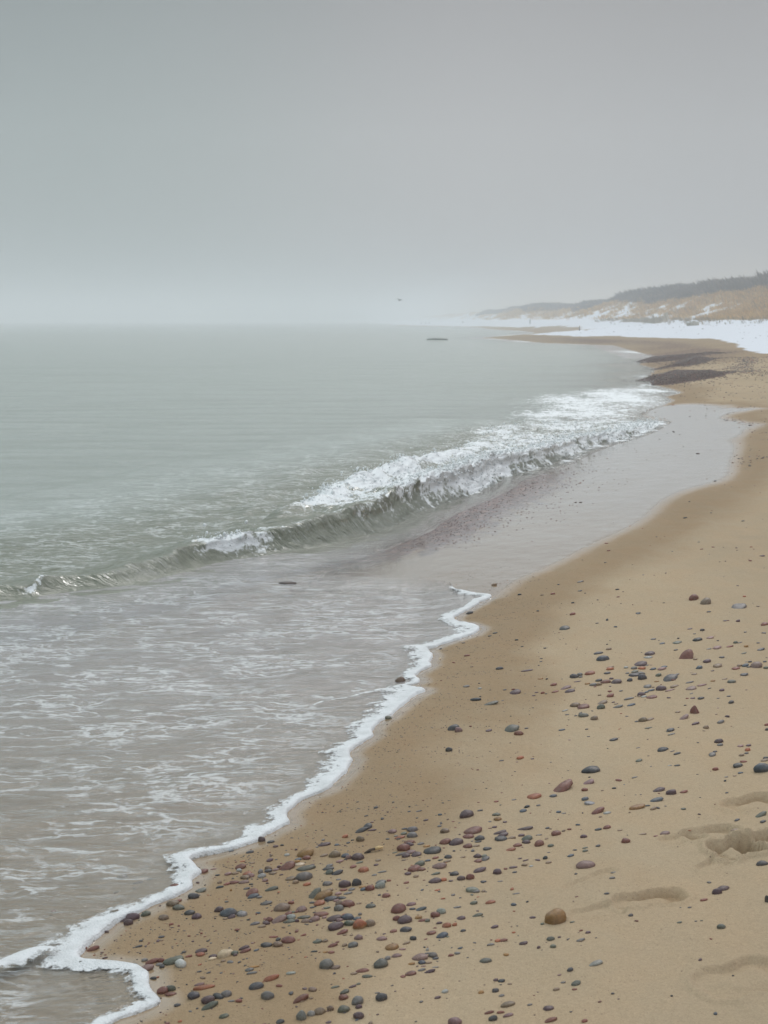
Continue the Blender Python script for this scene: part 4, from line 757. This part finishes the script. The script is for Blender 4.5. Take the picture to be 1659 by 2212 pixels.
for i in chosen:
    x, y, _, L, W, H, yaw = dims[i]; c = P[i][5]; sub = 4 if L > .09 else 3
    V, T = ICO[sub]; sd = (i*1.37) % 50
    blk = BLOCK.get(MARKS[mark_of[i]][2], 0) if i in mark_of else max(0., (math.sin(i*2.3)-.3)*.45)
    D = stone_verts(V, L, W, H, sd, blk)
    if i in mark_of and 'triangular' in MARKS[mark_of[i]][2]:
        u = (D[:, 2]/H+.5).clip(0, 1); D[:, 0] = D[:, 0]*(1.15-.75*u)-L*.16*u; D[:, 1] *= 1.1-.5*u
    if i in mark_of and 'upright rust' in MARKS[mark_of[i]][2]: D[:, 2] += .35*D[:, 0]
    base = np.array(lin(*TONE[c])); jit = .88+.24*((math.sin(i*12.9898)*43758.5) % 1)
    tone = np.tile(base*jit*.70, (len(V), 1))
    f = np.array([1, .94+.12*((i*.37) % 1), .92+.14*((i*.71) % 1)]); tone *= f
    k = sm(.1, .6, noise3(V[:, 0]*1.6+sd, V[:, 1]*1.6, V[:, 2]*1.6+3))*.35; tone = tone*(1-k)[:, None]+np.array(lin(112, 98, 88))*k[:, None]
    if i in mark_of:
        nm = MARKS[mark_of[i]][2]
        if 'two tone' in nm: b = sm(-.35, .0, V[:, 2]+.2*V[:, 0])[:, None]; tone = b*np.array(lin(178, 178, 172))+(1-b)*np.array(lin(96, 98, 98))
        if 'orange block' in nm: b = sm(-.2, .25, V[:, 2])[:, None]; tone = b*tone+(1-b)*np.array(lin(140, 116, 78))
        if 'speckled' in nm or 'mottled' in nm: tone *= (1+.5*noise3(V[:, 0]*7, V[:, 1]*7, V[:, 2]*7))[:, None]
    cz = seat(x, y, H, L)+H*.12
    if dims[i][1] < 40 and bool(inside(np.array([x]), np.array([y]), WATER)[0]): cz += .004
    o = mesh('pebble', D, T, M_stone, dict(tone=tone)); o.location = (x, y, cz); o.rotation_euler = (0, -R(.7*P[i][4]+3), yaw)
    tag(o, label[i], 'pebble', 'pebbles strewn along the wet sand')

# everything smaller: measured pebbles that are left, and the fine scatter nobody could count
def scatter(name, items, label, sub=1, mat=None):
    Vs, Ts, Cs = [], [], []; nv = 0; V0, T0 = ICO[sub]
    K = len(items); X = np.array([q[0] for q in items]); Y = np.array([q[1] for q in items]); Z = ground(X, Y)
    var = [stone_verts(V0, 1, 1, 1, k*3.3, .2*(k % 3)) for k in range(9)]
    for k, (x, y, L, W, H, yaw, c) in enumerate(items):
        D = var[k % 9]*np.array([L, W, H])*1.; ca, sa = math.cos(yaw), math.sin(yaw)
        D = np.stack([D[:, 0]*ca-D[:, 1]*sa+x, D[:, 0]*sa+D[:, 1]*ca+y, D[:, 2]+Z[k]+H*.14+.12*(D[:, 0]*ca-D[:, 1]*sa)], 1)
        Vs.append(D); Ts.append(T0+nv); nv += len(V0); Cs.append(np.tile(np.array(c), (len(V0), 1)))
    o = mesh(name, np.vstack(Vs), np.vstack(Ts), mat or M_stone, dict(tone=np.vstack(Cs)))
    return tag(o, label, kind='stuff')
rest = [dims[i][:2]+dims[i][3:7]+(np.array(lin(*TONE[P[i][5]])),) for i in range(len(P)) if i not in chosen]
keys = list('DDDBGNNRRRVVVKKTTPO'); cols = {k: np.array(lin(*TONE[k]))*.85 for k in keys}
def rnd_stone(x, y, L):
    c = cols[keys[rng.randint(len(keys))]]*rng.uniform(.8, 1.2)
    return (x, y, L, L*rng.uniform(.5, .85), L*rng.uniform(.25, .5), rng.uniform(-.9, .9) if rng.rand() < .7 else rng.uniform(0, 3), c)
items = list(rest)
# seeded around the measured clusters
big = [dims[i] for i in order[:420]]
for k in range(420):
    d = big[rng.randint(len(big))]; g = rng.normal(0, .13, 2); items.append(rnd_stone(d[0]+g[0], d[1]+g[1]*1.6, min(.018, .005+rng.exponential(.0045))))
# thin scatter over the whole near and middle beach, thicker in streaks
n = 90000; X = rng.uniform(-1, 14, n); Y = 2.2+np.abs(rng.uniform(0, 1, n))**1.3*52
s_ = shore_s(X, Y); dF_, _ = dist_line(X, Y, WEDGE); inw_ = inside(X, Y, WATER)
den = .05+.8*sm(.25, .8, n2(X/.9, Y/3.5, 91)*.8+n2(X/.3, Y/.9, 92)*.5)*sm(.7, 2.0, s_)*sm(6, 11, Y)+.10*sm(.1, .5, n2(X/.5, Y/1.4, 93))
den = den+.9*(1-sm(0, .6, np.abs(s_-(3.2+.6*np.sin(Y/4)))))*sm(22, 30, Y)
ok = (~inw_) & (dF_ > .06) & (np.abs(X/Y) < .42) & (rng.uniform(0, 1, n) < den) & (s_ < 9)
ig_ = inside(X, Y, GLOSS); ok &= ~(ig_ & (rng.uniform(0, 1, n) < .88))
for x, y in zip(X[ok], Y[ok]):
    items.append(rnd_stone(x, y, min(.05, rng.exponential(.006)+.004+.0007*y)))
# dark grains just above the foam, like the photograph's
n = 2600; ii = rng.randint(0, len(FP), n); off_ = np.abs(rng.normal(0, .28, n))+.03
for k in range(n): items.append(rnd_stone(FP[ii[k], 0]-FN[ii[k], 0]*off_[k], FP[ii[k], 1]-FN[ii[k], 1]*off_[k], rng.uniform(.0025, .007)))
scatter('small_pebbles', items, 'small pebbles and grit scattered over the sand', 2)
# shingle: the wine-coloured banks and the shelf at the wave's foot
for kb, b in enumerate(BANKS[:3]):
    mn, mx = b.min(0), b.max(0); n = 16000; X = rng.uniform(mn[0]-.6, mx[0]+.6, n); Y = rng.uniform(mn[1]-.9, mx[1]+.9, n)
    dd, _ = dist_line(X, Y, np.vstack([b, b[:1]])); ii = inside(X, Y, b); ok = ii | (rng.uniform(0, 1, n) < .35*np.exp(-dd/.35))
    it = [rnd_stone(x, y, rng.uniform(.02, .065)) for x, y in zip(X[ok], Y[ok])][:4200]
    it = [q[:6]+(np.array(lin(76, 57, 52))*rng.uniform(.5, 1.4) if rng.rand() < .75 else q[6],) for q in it]
    scatter('gravel_bank', it, ['largest dark gravel bank, just beyond the white water', 'short dark gravel hump on the sand behind the largest bank', 'low dark gravel spit at the water edge beyond the largest bank'][kb], 1)
n = 9000; ii = rng.randint(0, len(WP), n); a = -np.abs(rng.normal(0, .5, n))+.1; X = WP[ii, 0]+WN[ii, 0]*a; Y = WP[ii, 1]+WN[ii, 1]*a
ok = (Y > 10.3) & (Y < 19) & (rng.uniform(0, 1, n) < .8*(1-sm(12, 19, Y)))
it = [rnd_stone(x, y, rng.uniform(.005, .016)) for x, y in zip(X[ok], Y[ok])]
it = [q[:6]+(np.array(lin(104, 76, 74))*rng.uniform(.6, 1.5),) for q in it]
scatter('shingle', it, 'reddish shingle washed by the foot of the wave', 1)

# ------------------------------------------------------------------ spray and foam clots on the wave
M_white = mat_plain('spray_foam', (220, 223, 223), .35, .06, 40, .5)
def build_spray():
    Vs, Ts = [], []; nv = 0; V0, T0 = ICO[1]
    prob = np.clip(WFO-.45, 0, 1)*(WY < 24); prob = prob*(.25+WBR[:, None]); f = prob.ravel(); f = f/f.sum()
    k = rng.choice(len(f), 5200, p=f)
    for j in k:
        c = np.array([WX.flat[j], WY.flat[j], WZ.flat[j]]); r = min(.016, .003+rng.exponential(.0035))
        up = rng.exponential(.024); c = c+np.array([rng.normal(0, .02), rng.normal(0, .02), up])
        Vs.append(V0*r*np.array([1, 1, rng.uniform(.6, 1.3)])+c); Ts.append(T0+nv); nv += len(V0)
    o = mesh('wave_spray', np.vstack(Vs), np.vstack(Ts), M_white)
    tag(o, 'flecks of spray and foam thrown up by the wave', kind='stuff')
build_spray()

# ------------------------------------------------------------------ a stick, stones in the water
def tube(pts, rad, seg=8):
    pts = np.array(pts, float); rad = np.array(rad); V = []; n = len(pts)
    for i in range(n):
        t = pts[min(i+1, n-1)]-pts[max(i-1, 0)]; t /= np.linalg.norm(t); a = np.cross(t, [0, 0, 1.]); 
        if np.linalg.norm(a) < 1e-3: a = np.array([1., 0, 0])
        a /= np.linalg.norm(a); b = np.cross(t, a)
        for j in range(seg): q = 2*math.pi*j/seg; V.append(pts[i]+rad[i]*(a*math.cos(q)+b*math.sin(q)))
    Q = [[i*seg+j, i*seg+(j+1) % seg, (i+1)*seg+(j+1) % seg, (i+1)*seg+j] for i in range(n-1) for j in range(seg)]
    V += [pts[0], pts[-1]]; a, b = n*seg, n*seg+1
    Q += [[a, (j+1) % seg, j, j] for j in range(seg)]; 
    return np.array(V), Q, a, b, n, seg
def add_tube(name, pts, rad, mat, parent=None, seg=8):
    import bmesh
    V, Q, a, b, n, sg = tube(pts, rad, seg); bm = bmesh.new(); vs = [bm.verts.new(v) for v in V]
    for q in Q[:(n-1)*sg]: bm.faces.new([vs[k] for k in q])
    for j in range(sg): bm.faces.new([vs[a], vs[(j+1) % sg], vs[j]]); bm.faces.new([vs[b], vs[(n-1)*sg+j], vs[(n-1)*sg+(j+1) % sg]])
    bmesh.ops.recalc_face_normals(bm, faces=bm.faces[:])
    me = bpy.data.meshes.new(name); bm.to_mesh(me); bm.free(); me.materials.append(mat)
    for p in me.polygons: p.use_smooth = True
    o = bpy.data.objects.new(name, me); col.objects.link(o); o.parent = parent; return o
M_wood = mat_plain('weathered_wood', (92, 80, 70), .85, .35, 25); M_pale = mat_plain('pale_wood', (206, 178, 132), .8, .2, 40)
def gz(x, y): return float(ground(np.array([float(x)]), np.array([float(y)]))[0])
x0, y0, _ = proj(1458/1.8517, 3417/1.8517); x1, y1, _ = proj(1500/1.8517, 3404/1.8517); x2, y2, _ = proj(1532/1.8517, 3397/1.8517)
e = bpy.data.objects.new('driftwood_stick', None); col.objects.link(e); e.location = (float(x0), float(y0), gz(x0, y0))
tag(e, 'thin dark driftwood twig with a pale broken end', 'driftwood')
b0 = np.array([float(x0), float(y0), gz(x0, y0)]); rel = lambda x, y, h: np.array([float(x), float(y), gz(x, y)+h])-b0
add_tube('twig', [rel(x0, y0, .003), rel((x0+x1)/2, (y0+y1)/2+.006, .007), rel(x1, y1, .008)], [.002, .004, .0045], M_wood, e)
add_tube('broken_end', [rel(x1, y1, .0082), rel((x1+x2)/2, (y1+y2)/2, .009), rel(x2, y2, .007)], [.0048, .0058, .003], M_pale, e)
def water_stone(vx, vy, L, W, H, tone, label, cat='rock', name='wet_rock', z=0.):
    x, y = plane(vx, vy, z); x, y = float(x), float(y); V, T = ICO[4]; D = stone_verts(V, L, W, H, 3.1+vx*.01, .25)
    o = mesh(name, D, T, M_stone, dict(tone=np.tile(lin(*tone), (len(V), 1)))); o.location = (x, y, z+H*.1); o.rotation_euler = (0, 0, .1)
    tag(o, label, cat); return o
water_stone(620, 1262, .11, .07, .03, (72, 62, 58), 'dark wet rock breaking the shallow water in front of the wave')
water_stone(945, 734.5, 1.7, 1.0, .30, (84, 92, 86), 'low dark green rock awash far out in the calm sea')

# ------------------------------------------------------------------ posts, boulder, bird
M_post = mat_plain('dark_post', (70, 74, 74), .9, .3, 4)
def at_ground(vx, vy):
    x, y, z = proj(vx, vy); return float(x), float(y), gz(x, y)
def post(vx, vy, hpx, label, lean=0., rad=.05):
    x, y, z = at_ground(vx, vy); h = hpx*y/F
    e = bpy.data.objects.new('wooden_post', None); col.objects.link(e); e.location = (x, y, z)
    add_tube('shaft', [(0, 0, -.4), (lean*h*.5, 0, h*.5), (lean*h, 0, h)], [rad*1.1, rad, rad*.95], M_post, e)
    add_tube('weathered_tip', [(lean*h, 0, h), (lean*h, 0, h+.06), (lean*h+.01, 0, h+.1)], [rad*.95, rad*.75, rad*.3], M_pale, e)
    tag(e, label, 'post', 'posts on the snowy beach')
post(1145, 700.2, 10.5, 'tall dark post standing on the snow below the fading dunes', 0, .09)
post(1251.6, 714.2, 8.4, 'short dark post at the edge of the bare sand strip', .03, .045)
post(910, 699.5, 3.2, 'tiny far post, first of three on the distant white shore', 0, .12)
post(919, 699.6, 2.6, 'tiny far post, middle one of three on the distant shore', 0, .12)
post(927, 699.4, 3.4, 'tiny far post, last of three towards the dunes', 0, .12)
post(1000, 697.5, 3., 'lone far post standing below the foggy dunes', 0, .1)
x, y, z = at_ground(1496, 703.5)
e = bpy.data.objects.new('snowy_boulder', None); col.objects.link(e); e.location = (x, y, z)
tag(e, 'grey weathered boulder dusted with snow on the white upper beach', 'boulder')
sc_ = y/F
def boulder_part(name, ox, oz, L, H, tone, seed):
    V, T = ICO[4]; D = stone_verts(V, L, L*.7, H, seed, .35); D += .05*L*noise3(V[:, 0]*4, V[:, 1]*4, V[:, 2]*4)[:, None]*V
    N = V[:, 2]; sn = sm(.35, .75, N+.4*noise3(V[:, 0]*3, V[:, 1]*3, V[:, 2]*3))[:, None]
    o = mesh(name, D, T, mat_tone('boulder_stone', .9), dict(tone=(1-sn)*np.array(lin(*tone))+sn*np.array(lin(228, 230, 234))), parent=e)
    o.location = (ox, 0, oz); return o
boulder_part('rock_body', sc_*3, sc_*4, sc_*20, sc_*17, (176, 170, 158), 4.2)
boulder_part('rock_shoulder', -sc_*9, sc_*3, sc_*8, sc_*13, (160, 155, 144), 8.2)
# low ridge of bare sand and brush thrown up on the snow
rp = vp(tp(2400,1050,2.469,[(205,585),(300,582),(420,588),(520,600),(600,590),(680,572)]))
V, Q = [], []; nn = 140; mm = 16
tt = np.linspace(0, 1, nn); rx = np.interp(tt*(len(rp)-1), range(len(rp)), rp[:, 0]); ry = np.interp(tt*(len(rp)-1), range(len(rp)), rp[:, 1])
hh = np.interp(tt, [0, .05, .35, .6, .85, .95, 1], [.02, .30, .35, .75, .55, .95, .05])*(1+.5*n2(tt*30, 0*tt, 95))
W_ = np.linspace(-1.6, 1.6, mm)
GX = rx[:, None]+0*W_; GY = ry[:, None]+W_[None, :]*1.6; GZ = ground(GX.ravel(), GY.ravel()).reshape(GX.shape)
GZ = GZ+hh[:, None]*np.exp(-(W_/.75)**2)[None, :]*(1+.35*n2(GX/.5, GY/.5, 96))-.06*(np.abs(W_) > 1.4)
tone = np.array(lin(140, 128, 110))*(1+.35*n2(GX/.8, GY/.6, 97)).ravel()[:, None]; snw = sm(.35, .6, n2(GX/1.1, GY/.5, 98)).ravel()[:, None]*.8
o = mesh('sand_ridge', np.stack([GX, GY, GZ], -1).reshape(-1, 3), grid_quads(nn, mm)[:, ::-1], mat_tone('ridge_sand', .95), dict(tone=tone*(1-snw)+snw*np.array(lin(225, 227, 232))))
tag(o, 'low dark sand ridge half bare of snow on the upper beach', kind='structure')

def gull(vx, vy, dist):
    a, b, c = ray(vx, vy); t = dist/b; c0 = (float(a*t), dist, float(CAMZ+c*t))
    e = bpy.data.objects.new('gull', None); col.objects.link(e); e.location = c0; e.rotation_euler = (R(8), R(-14), R(38)); tag(e, 'small dark gull gliding alone in the fog above the sea', 'bird')
    M = mat_plain('gull_feathers', (70, 70, 74), .8, .15, 10)
    add_tube('body', [(-.24, 0, 0), (-.16, 0, .01), (0, 0, .015), (.12, 0, .02), (.19, 0, .035), (.235, 0, .03), (.27, 0, .022)], [.012, .04, .062, .052, .036, .03, .006], M, e, 10)
    for s in (-1, 1):
        pr = [(.05, .03), (.09, .22), (.02, .40), (-.10, .58)]; ch = [.15, .14, .10, .02]; zz = [.03, .11, .12, .06]; V = []
        for (px, py), k, q in zip(pr, ch, zz): V += [(px, s*py, q+.012), (px-k*.5, s*py, q+.02), (px-k, s*py, q), (px-k*.5, s*py, q-.002)]
        Q = [[i*4+j, i*4+(j+1) % 4, (i+1)*4+(j+1) % 4, (i+1)*4+j] for i in range(3) for j in range(4)]+[[0, 1, 2, 3], [12, 13, 14, 15]]
        mesh('wing', V, Q, M, parent=e)
gull(863.6, 648.7, 170)

# ------------------------------------------------------------------ vegetation of the dunes
def blades(name, n_t, place, hgt, wid, cols_, per, spread, label, lean=.35):
    X, Y, Hs = place(n_t); n = len(X); Z = ground(X, Y)
    B = per; N = n*B; bx = np.repeat(X, B)+rng.normal(0, spread, N)*np.repeat(Hs, B); by = np.repeat(Y, B)+rng.normal(0, spread, N)*np.repeat(Hs, B); bz = np.repeat(Z, B)-.03
    h = np.repeat(Hs, B)*rng.uniform(.5, 1.15, N)*hgt; a = rng.uniform(0, 2*math.pi, N); l = lean*h*rng.uniform(.2, 1.3, N); w = wid*rng.uniform(.6, 1.5, N)
    ta = rng.uniform(0, math.pi, N); wx, wy = np.cos(ta)*w, np.sin(ta)*w
    lx, ly = np.cos(a)*l-.15*h, np.sin(a)*l
    V = np.stack([np.stack([bx-wx, by-wy, bz], 1), np.stack([bx+wx, by+wy, bz], 1), np.stack([bx+lx*.35+wx*.7, by+ly*.35+wy*.7, bz+h*.6], 1), np.stack([bx+lx, by+ly, bz+h], 1)], 1).reshape(-1, 3)
    i = np.arange(N)*4; Q = np.stack([i, i+1, i+2, i+3], 1)
    c = np.array([lin(*q) for q in cols_]); cc = c[rng.randint(0, len(c), n)]; cc = np.repeat(cc, B*4, 0)*np.repeat(rng.uniform(.75, 1.2, N), 4)[:, None]
    o = mesh(name, V, Q, mat_tone(name+'_blades', .9), dict(tone=cc), smooth=False); return tag(o, label, kind='stuff')
def place_grass(n):
    Y = 62*np.exp(rng.uniform(0, 1, n*3)*math.log(480/62.)); Q = rng.uniform(-1.0, 17, n*3); X = dune_foot(Y)+Q
    st = n2((X+Y*.25)/3.2, Y/3., 41)*.8+n2(X/1.4, Y/1.1, 42)*.45
    sn = .60-.06*Q+.75*st+.32*sm(150, 250, Y)-.45*(1-sm(110, 170, Y))
    ok = (rng.uniform(0, 1, n*3) < sm(.62, .30, sn)) & (X/Y < .45)
    X, Y = X[ok][:n], Y[ok][:n]; return X, Y, .22+.0009*Y+rng.uniform(0, .2, len(X))
blades('dune_grass', 34000, place_grass, 1., .014, [(208,166,98), (190,150,88), (214,180,118), (160,132,92), (200,156,82)], 7, .35, 'straw-coloured marram grass on the dunes')
def place_wood(n):
    Y = 75*np.exp(rng.uniform(0, 1, n)*math.log(560/75.)); Q = 8.8+rng.exponential(5, n)+1.5*np.sin(Y/13.); X = dune_foot(Y)+Q
    return X, Y, (1.35+.6*n2(Y/9., 0*Y, 99)+rng.uniform(-.4, .5, n))*(1-.0004*Y)*(.55+.45*sm(0, 4, Q-8.8))*(1+.35*(1-sm(120, 260, Y)))
blades('shrubbery', 6500, place_wood, .86, .016, [(92,80,80), (76,66,68), (104,88,84), (64,58,62)], 46, .42, 'bare dark shrubs along the dune top fading into fog', .55)
def place_foot(n):
    Y = rng.uniform(70, 220, n); X = dune_foot(Y)+rng.normal(-1.2, .9, n); return X, Y, rng.uniform(.2, .45, n)
blades('beach_grass', 700, place_foot, 1., .012, [(120,104,84), (150,126,90)], 8, .3, 'sparse dark tufts at the foot of the dunes')
n = 380; Y = rng.uniform(40, 170, n); X = Y*rng.uniform(.1, .3, n); sn_ = inside(X, Y, SNOW) & (X < dune_foot(Y)-2)
sp = [rnd_stone(x, y, rng.uniform(.06, .2)) for x, y in zip(X[sn_], Y[sn_])]
scatter('tideline_debris', [q[:4]+(q[4]*.5,)+q[5:] for q in sp], 'dark specks of tideline debris on the snow', 1)

# ------------------------------------------------------------------ haze, sky, sun
HAZE_D = .0029
bpy.context.view_layer.update()
hm = bpy.data.materials.new('haze_air'); hm.use_nodes = True; ht = hm.node_tree; ht.nodes.clear()
ho = ht.nodes.new('ShaderNodeOutputMaterial'); hv = ht.nodes.new('ShaderNodeVolumePrincipled'); ht.links.new(hv.outputs[0], ho.inputs['Volume'])
hv.inputs['Color'].default_value = (.875, .90, .91, 1); hv.inputs['Density'].default_value = HAZE_D; hv.inputs['Anisotropy'].default_value = .25
hx, hy0, hy1, hz0, hz1 = 2700, -40, 2750, -3.9, 16.
V = [(a, b, c) for a in (-hx, hx) for b in (hy0, hy1) for c in (hz0, hz1)]
Q = [[0,1,3,2],[4,6,7,5],[0,4,5,1],[2,3,7,6],[0,2,6,4],[1,5,7,3]]
o = mesh('haze', V, Q, hm, smooth=False); tag(o, 'thin cold sea fog over the whole shore', kind='stuff')

SUN_EL, SUN_AZ = R(42), R(14)      # azimuth clockwise from the view direction
w = bpy.data.worlds.new('World'); sc.world = w; w.use_nodes = True; t = w.node_tree; t.nodes.clear()
wo = t.nodes.new('ShaderNodeOutputWorld'); bg = t.nodes.new('ShaderNodeBackground'); t.links.new(bg.outputs[0], wo.inputs[0]); bg.inputs[1].default_value = .1
sky = t.nodes.new('ShaderNodeTexSky'); sky.sky_type = 'NISHITA'; sky.sun_disc = False; sky.sun_elevation = SUN_EL; sky.sun_rotation = SUN_AZ; sky.dust_density = 6
tc = t.nodes.new('ShaderNodeTexCoord'); sp = t.nodes.new('ShaderNodeSeparateXYZ'); t.links.new(tc.outputs['Generated'], sp.inputs[0])
def mr(src, a, b, c, d):
    m = t.nodes.new('ShaderNodeMapRange'); m.interpolation_type = 'SMOOTHSTEP'; t.links.new(src, m.inputs[0])
    for i, q in enumerate((a, b, c, d)): m.inputs[i+1].default_value = q
    return m.outputs[0]
ramp = t.nodes.new('ShaderNodeValToRGB'); t.links.new(sp.outputs['Z'], ramp.inputs[0]); e_ = ramp.color_ramp.elements
# cloud deck: level brightness low down, bright towards the zenith
SKY = [(0., (.40,.42,.435)), (.12, (.385,.405,.42)), (.21, (.285,.30,.315)), (.29, (.48,.505,.54)), (.5, (.93,.96,1.01)), (1., (1.25,1.29,1.35))]
e_[0].position, e_[0].color = SKY[0][0], tuple(c/2 for c in SKY[0][1])+(1,); e_[1].position, e_[1].color = 1., tuple(c/2 for c in SKY[-1][1])+(1,)
for p_, c_ in SKY[1:-1]: q_ = e_.new(p_); q_.color = tuple(c/2 for c in c_)+(1,)
lr = t.nodes.new('ShaderNodeValToRGB'); t.links.new(mr(sp.outputs['X'], -.35, .35, 0, 1), lr.inputs[0]); lr.color_ramp.interpolation = 'EASE'
le = lr.color_ramp.elements; le[0].position = .1; le[0].color = (.415, .465, .46, 1); le[1].position = .95; le[1].color = (.475, .48, .495, 1); l2 = le.new(.62); l2.color = (.525, .525, .535, 1)
m1 = t.nodes.new('ShaderNodeMix'); m1.data_type = 'RGBA'; m1.blend_type = 'MULTIPLY'; m1.inputs[0].default_value = 1; t.links.new(ramp.outputs[0], m1.inputs[6]); t.links.new(lr.outputs[0], m1.inputs[7])
cn = t.nodes.new('ShaderNodeTexNoise'); cn.inputs['Scale'].default_value = 2.2; cn.inputs['Detail'].default_value = 3; t.links.new(tc.outputs['Generated'], cn.inputs['Vector'])
k1 = t.nodes.new('ShaderNodeVectorMath'); k1.operation = 'SCALE'; t.links.new(m1.outputs[2], k1.inputs[0])
cm = mr(cn.outputs[0], .3, .7, 38.5, 41.5); t.links.new(cm, k1.inputs['Scale'])
m2 = t.nodes.new('ShaderNodeMix'); m2.data_type = 'RGBA'; m2.inputs[0].default_value = .94; t.links.new(sky.outputs[0], m2.inputs[6]); t.links.new(k1.outputs[0], m2.inputs[7])
t.links.new(m2.outputs[2], bg.inputs[0])
sd = bpy.data.lights.new('sun', 'SUN'); sd.energy = .6; sd.angle = R(25); sd.color = (1, .97, .93); so = bpy.data.objects.new('sun', sd); col.objects.link(so)
dirv = Vector((math.sin(SUN_AZ)*math.cos(SUN_EL), math.cos(SUN_AZ)*math.cos(SUN_EL), math.sin(SUN_EL))); so.rotation_euler = (-dirv).to_track_quat('-Z', 'Y').to_euler()

vs_ = sc.view_settings; vs_.view_transform = 'Standard'; vs_.look = 'None'; vs_.exposure = 0; vs_.gamma = 1
cy = sc.cycles; cy.max_bounces = 6; cy.diffuse_bounces = 2; cy.glossy_bounces = 3; cy.transparent_max_bounces = 12; cy.volume_bounces = 2; cy.use_denoising = True
cy.caustics_reflective = False; cy.caustics_refractive = False; cy.sample_clamp_indirect = 4
